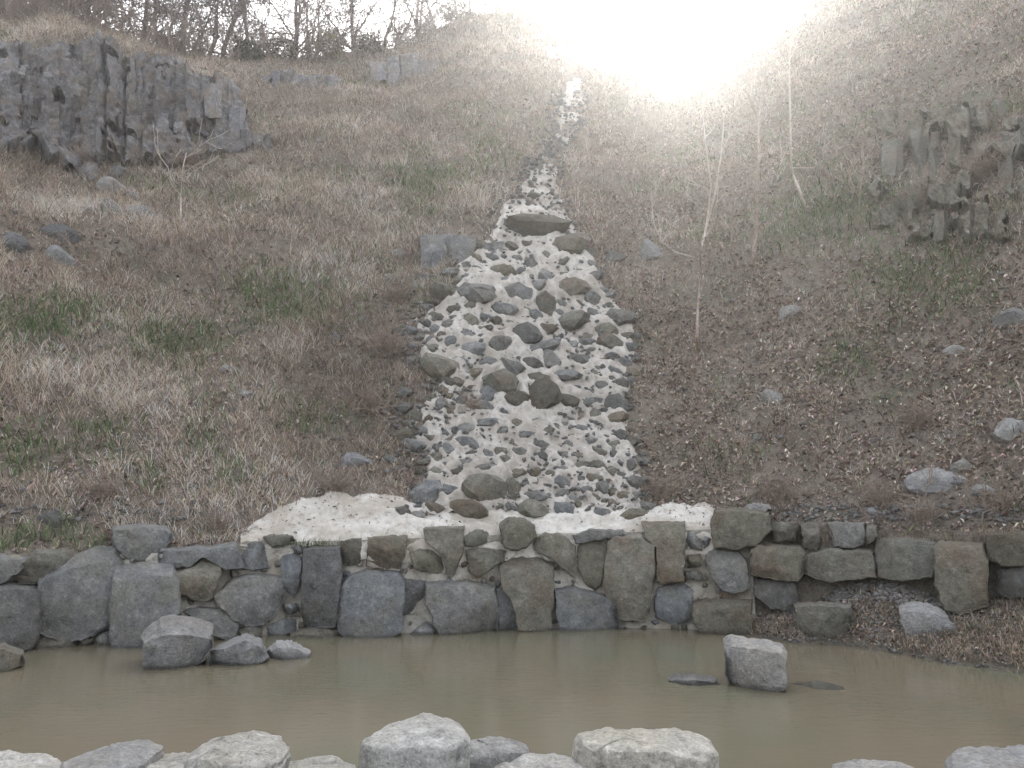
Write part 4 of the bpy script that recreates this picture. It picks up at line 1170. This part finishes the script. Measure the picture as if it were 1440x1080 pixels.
TREES = []
for i in range(7):
    r = np.random.default_rng(600 + i); t1, t2 = Tw(), Tw()
    stems = 1 if i % 3 else 2
    for s in range(stems):
        grow(t2, np.array([0.15 * s, 0, -0.3]), np.array([r.normal(0, .12) + .25 * s, r.normal(0, .1), 1]), r.uniform(4.5, 6.5), r.uniform(0.07, 0.15), 4, r, 5, 0.07, 0.13, 0.8, (4, 6), 0.012, trunk=t1)
    TREES.append((t1.mesh("trunk"), t2.mesh("branches")))
for a_, b_ in TREES: a_.materials.append(M_BARK); b_.materials.append(M_BARK)
TREE_SPOTS = [(-60, "bare tree"), (8, "thin bare tree at the left border of the photo, first on the ridge"), (48, "bare tree above the left end of the dark cliff, second from the left border"),
 (100, "bare tree rising behind the highest lip of the cliff"), (146, "slender bare tree where the cliff lip starts to fall to the right"),
 (190, "bare tree above the middle of the falling cliff lip"), (228, "bare tree at the left end of the bright sky gap"), (268, "leaning bare tree in the bright sky gap, second from its left end"),
 (318, "bare tree with a dark trunk above the lower end of the cliff lip"), (352, "bare tree just right of the dark trunk above the cliff lip end"),
 (412, "stout bare tree with spreading branches in the middle of the ridge trees"), (452, "bare tree standing behind the yellowish bush"),
 (500, "slim bare tree right of the yellowish bush"), (538, "bare tree above the small grey outcrop of columns"), (584, "bare tree where the ridge starts to climb to the right"),
 (622, "bare tree on the climbing ridge, second from the right of the ridge trees"), (664, "last bare tree at the right end of the ridge trees")]
for i, (x, lab) in enumerate(TREE_SPOTS):
    if x < -20: continue
    az = float(pix(x, 50)[0]); D = float(Dc(az)) + random.uniform(0.3, 3.5)
    P = pt(np.array([az]), np.array([D]))[0]
    e = empty("bare_tree", tuple(P)); e.rotation_euler.z = random.uniform(0, 6.28); s = random.uniform(0.8, 1.25); e.scale = (s, s, s)
    tag(e, lab, "tree", "bare trees along the ridge")
    a_, b_ = TREES[i % 7]
    for nm, me in (("trunk", a_), ("branches", b_)):
        o = bpy.data.objects.new(nm, me); COL.objects.link(o); o.parent = e

r = np.random.default_rng(640)
for i in range(14):
    x = 20 + i * 48 + r.uniform(-18, 18); az = float(pix(x, 50)[0]); D = float(Dc(az)) + r.uniform(4.5, 8.5)
    e = empty("bare_tree", tuple(pt(np.array([az]), np.array([D]))[0])); e.rotation_euler.z = r.uniform(0, 6.28); s = r.uniform(0.8, 1.2); e.scale = (s, s, s)
    tag(e, "slim bare tree in the back row behind the ridge trees", "tree", "back row of bare trees behind the ridge")
    for nm, me in zip(("trunk", "branches"), TREES[(i * 3 + 1) % 7]):
        o = bpy.data.objects.new(nm, me); COL.objects.link(o); o.parent = e

# brush on the ridge: one dense mass of twigs
tw = Tw(); r = np.random.default_rng(900)
for i in range(620):
    x = r.uniform(-30, 760) if i < 470 else r.uniform(760, 1180)
    az = float(pix(x, 50)[0]); D = float(Dc(az)) + r.uniform(-1.2, 2.5)
    if 180 < x < 600 and r.uniform() < 0.3: continue
    P = pt(np.array([az]), np.array([D]))[0]
    for k in range(3):
        grow(tw, P, np.array([r.normal(0, .3), r.normal(0, .3), 1]), r.uniform(0.5, 1.9) * (0.5 if x > 640 else (1.3 if x < 170 else 1)), 0.014, 1, r, 3, 0.1, 0.2, 0.6, (2, 5), 0.011)
o = link("ridge_brush", tw.mesh("ridge_brush"), M_TWIG); tag(o, "dense leafless brush along the ridge under the trees", kind="stuff")

# standing dead stems scattered over the slope
tw = Tw(); r = np.random.default_rng(901)
az, D, P, px, py = sample(5200)
zr = zone(px, py, RED)
keep = (rng.uniform(0, 1, len(px)) < 0.22 + 0.7 * zr) & ~in_cascade(px, py, -6)
for p, d in zip(P[keep], D[keep]):
    rm = 0.004 + 0.00022 * d
    grow(tw, p, np.array([r.normal(0, .35), r.normal(0, .35) - .2, 1]), r.uniform(0.25, 0.8), rm, 1, r, 3, 0.05, 0.25, 0.6, (2, 4), rm * .8)
o = link("dead_stems", tw.mesh("dead_stems"), M_TWIG); tag(o, "standing dead reddish weed stems on the slope", kind="stuff")

def shrub_mesh(seed, n=60, h=0.6):
    r = np.random.default_rng(seed); tw = Tw()
    for i in range(n):
        grow(tw, np.array([r.normal(0, .08), r.normal(0, .08), -0.05]), np.array([r.normal(0, .7), r.normal(0, .7), 1]), r.uniform(0.5, 1) * h, 0.006, 1, r, 3, 0.02, 0.25, 0.7, (3, 6), 0.0045)
    me = tw.mesh("dry_shrub"); me.materials.append(M_TWIG); return me
SH = [shrub_mesh(70 + i) for i in range(3)]
for i, (x, y, s, lab) in enumerate([
 (1092, 708, 1.1, "rounded brown shrub above the squarish block at the right end of the mortar cap"), (1240, 712, 0.9, "brown shrub left of the long pale slab"),
 (1300, 735, 0.9, "dry shrub above the tall right hand blocks of the wall"), (1290, 600, 1.1, "tangled shrub up slope from the long pale slab"),
 (545, 500, 1.5, "reddish shrub left of the middle of the cascade"), (520, 580, 1.4, "reddish shrub left of the lower cascade"), (560, 425, 1.3, "reddish shrub below the thin slabs left of the cascade"),
 (470, 690, 0.9, "straw coloured shrub overhanging the mortar cap"), (300, 745, 0.8, "dry shrub right of the rounded boulder on the wall"), (660, 580, 0.9, "small shrub rooted inside the left part of the cascade"),
 (930, 700, 1.0, "low shrub above the right part of the mortar cap"), (1410, 720, 1.1, "shrub at the right border just above the wall"), (120, 236, 1.6, "leafless shrub at the foot of the dark cliff, left of the pale topped boulder"), (262, 238, 1.6, "leafless shrub at the foot of the right half of the dark cliff"),
 (225, 92, 1.4, "leafless shrub hanging over the falling lip of the dark cliff"), (1290, 296, 1.6, "shrub at the foot of the tall weathered outcrop"), (1380, 250, 1.6, "shrub under the blocky outcrop with a flat top"),
 (140, 700, 0.9, "dry shrub above the large block near the left end of the wall")]):
    P, d = hit_pt([x], [y]); o = bpy.data.objects.new("dry_shrub", SH[i % 3]); COL.objects.link(o); o.location = P[0]; s *= 0.85; o.scale = (s, s, s); o.rotation_euler.z = i * 1.3
    tag(o, lab, "shrub", "dry shrubs on the slope")

# bushes with leaves on the ridge
def bush_mesh(seed, n=1100):
    r = np.random.default_rng(seed); v = r.normal(0, 1, (n, 3)); v /= np.linalg.norm(v, axis=1)[:, None]
    P = v * (r.uniform(0.3, 1, (n, 1)) ** 0.5) * (0.75 + 0.5 * r.uniform(0, 1, (n, 1))) * np.array([1, 1, .75]) + np.array([0, 0, .55])
    return P
for i, (x, y, s, c, lab) in enumerate([(464, 66, 0.9, (0.30, 0.27, 0.09), "yellowish bush on the ridge below the bare trees"), (395, 76, 0.9, (0.11, 0.13, 0.07), "green bush on the ridge left of the yellowish bush"),
  (520, 72, 0.8, (0.13, 0.14, 0.09), "dull green bush on the ridge right of the yellowish bush"), (350, 78, 0.7, (0.12, 0.14, 0.08), "small green bush near the lower end of the cliff lip"),
  (640, 45, 1.0, (0.15, 0.15, 0.11), "grey green bush on the climbing ridge"), (705, 26, 1.1, (0.15, 0.15, 0.11), "grey green bush near the top of the cascade gully")]):
    az = float(pix(x, y)[0]); D = float(Dc(az)) - 0.3; P0 = pt(np.array([az]), np.array([D]))[0]
    Pl = bush_mesh(800 + i) * s; n = len(Pl)
    V, T, C = leaves(Pl, None, rng.uniform(0.08, 0.16, n), hue(n, c, 0.3, 0.1))
    e = empty("leafy_bush", tuple(P0)); tag(e, lab, "bush")
    me = mesh_np("foliage", V, tris=T); colour_attr(me, C); link("foliage", me, M_LEAF, e)
    tw = Tw(); r = np.random.default_rng(850 + i)
    for k2 in range(9): grow(tw, np.array([0, 0, -.1]), np.array([r.normal(0, .5), r.normal(0, .5), 1]), 1.0 * s, .02, 1, r, 3)
    link("stems", tw.mesh("stems"), M_TWIG, e)

# bare saplings on the right slope, traced through the photo at the distance of their feet
def sapling(lab, mat, lines, foot):
    P0, d = hit_pt([foot[0]], [foot[1]]); P0 = P0[0]; D = d[0]
    e = empty("bare_sapling", tuple(P0)); tag(e, lab, "sapling", "bare saplings on the right slope")
    first = True
    for pts, r0, r1 in lines:
        q = []
        n = len(pts)
        pts = np.array(pts, float)
        t = np.linspace(0, n - 1, n * 3)
        X = np.interp(t, np.arange(n), pts[:, 0]); Y = np.interp(t, np.arange(n), pts[:, 1])
        az, te = pix(X, Y)
        dv = D - 0.4 + 0.3 * np.sin(np.arange(len(t)) * 0.7 + r0 * 999)
        dv = np.minimum(dv, D - 0.1); dv[0] = D if first else dv[0]
        Q = np.stack([dv * np.sin(az), dv * np.cos(az), EYE + dv * te], -1) - P0
        tw = Tw(); tw.tube(Q, np.linspace(r0, r1, len(t)) * 1.25, 5)
        rs_ = np.random.default_rng(int(r0 * 1e4) + len(t))
        for kk in range(4 if first else 2):
            q0 = Q[int(rs_.integers(len(Q) // 3, len(Q)))]
            grow(tw, q0, np.array([rs_.normal(0, .7), rs_.normal(0, .4), 0.8]), rs_.uniform(0.5, 1.3), 0.013, 1, rs_, 4, 0.05, 0.18, 0.6, (1, 4), 0.009)
        link("trunk" if first else "branch", tw.mesh("stem"), mat, e); first = False
sapling("tallest upright sapling with a straight reddish trunk", M_TWIG, [([(1059,372),(1064,320),(1066,250),(1067,165),(1058,150),(1050,128)], .05, .018), ([(1066,235),(1040,238),(1000,246)], .014, .01), ([(1067,182),(1090,178),(1120,166),(1168,136)], .014, .009), ([(1067,165),(1075,120),(1080,60)], .018, .01)], (1059, 374))
sapling("pale sapling with a broken trunk bent at its foot", M_PALEBARK, [([(1132,292),(1125,268),(1117,250),(1113,235),(1111,150),(1110,70),(1128,45)], .034, .014), ([(1113,236),(1145,236),(1158,224)], .012, .008), ([(1111,198),(1097,232)], .012, .008), ([(1111,70),(1120,40),(1135,-20)], .014, .01)], (1132, 294))
sapling("forked sapling with two pale stems under the sun glare", M_PALEBARK, [([(986,352),(993,320),(1004,280),(1014,220),(1018,170)], .03, .012), ([(988,345),(996,300),(1000,260),(992,200),(988,150)], .024, .01), ([(990,335),(1002,318),(1008,300)], .012, .008)], (986, 354))
sapling("curved thin sapling sagging left of the forked sapling", M_PALEBARK, [([(978,362),(950,355),(930,340),(918,310),(916,268)], .018, .008)], (978, 364))
sapling("short reddish sapling below the forked sapling", M_TWIG, [([(980,490),(981,440),(985,380),(984,340)], .035, .012), ([(981,470),(988,498)], .012, .008), ([(982,420),(995,380),(1005,350)], .012, .008)], (980, 492))
sapling("thin wispy sapling right of the forked sapling", M_TWIG, [([(1028,360),(1030,300),(1035,240),(1030,180)], .018, .008), ([(1030,300),(1045,260),(1050,230)], .01, .007)], (1028, 362))
sapling("thin sapling in weeds near the right outcrops", M_TWIG, [([(1210,330),(1208,280),(1215,230),(1212,190)], .02, .008), ([(1208,280),(1195,250),(1190,225)], .01, .007)], (1210, 332))
sapling("lone pale sapling in dry grass below the cliff", M_PALEBARK, [([(255,316),(254,280),(256,240),(262,215)], .018, .007), ([(254,275),(240,250),(236,235)], .009, .006), ([(255,262),(268,244)], .009, .006)], (255, 318))

# ------------------------------------------------------------------ added volume that imitates the lens glare around the sun
hm = bpy.data.materials.new("glare_haze"); hm.use_nodes = True
nt = hm.node_tree; nt.nodes.remove(nt.nodes["Principled BSDF"])
pv = nt.nodes.new("ShaderNodeVolumePrincipled")
pv.inputs["Color"].default_value = (0.97, 0.97, 0.96, 1); pv.inputs["Density"].default_value = GLARE_DENSITY; pv.inputs["Anisotropy"].default_value = GLARE_ANISO
nt.links.new(pv.outputs[0], nt.nodes["Material Output"].inputs["Volume"])
bm = bmesh.new(); bmesh.ops.create_cube(bm, size=1.0)
me = bpy.data.meshes.new("glare_haze"); bm.to_mesh(me); bm.free()
o = link("glare_haze", me, hm); o.scale = (250, 250, 56); o.location = (0, 0, 26)
tag(o, "thin veil added over the whole hollow to imitate lens glare around the sun", kind="stuff")
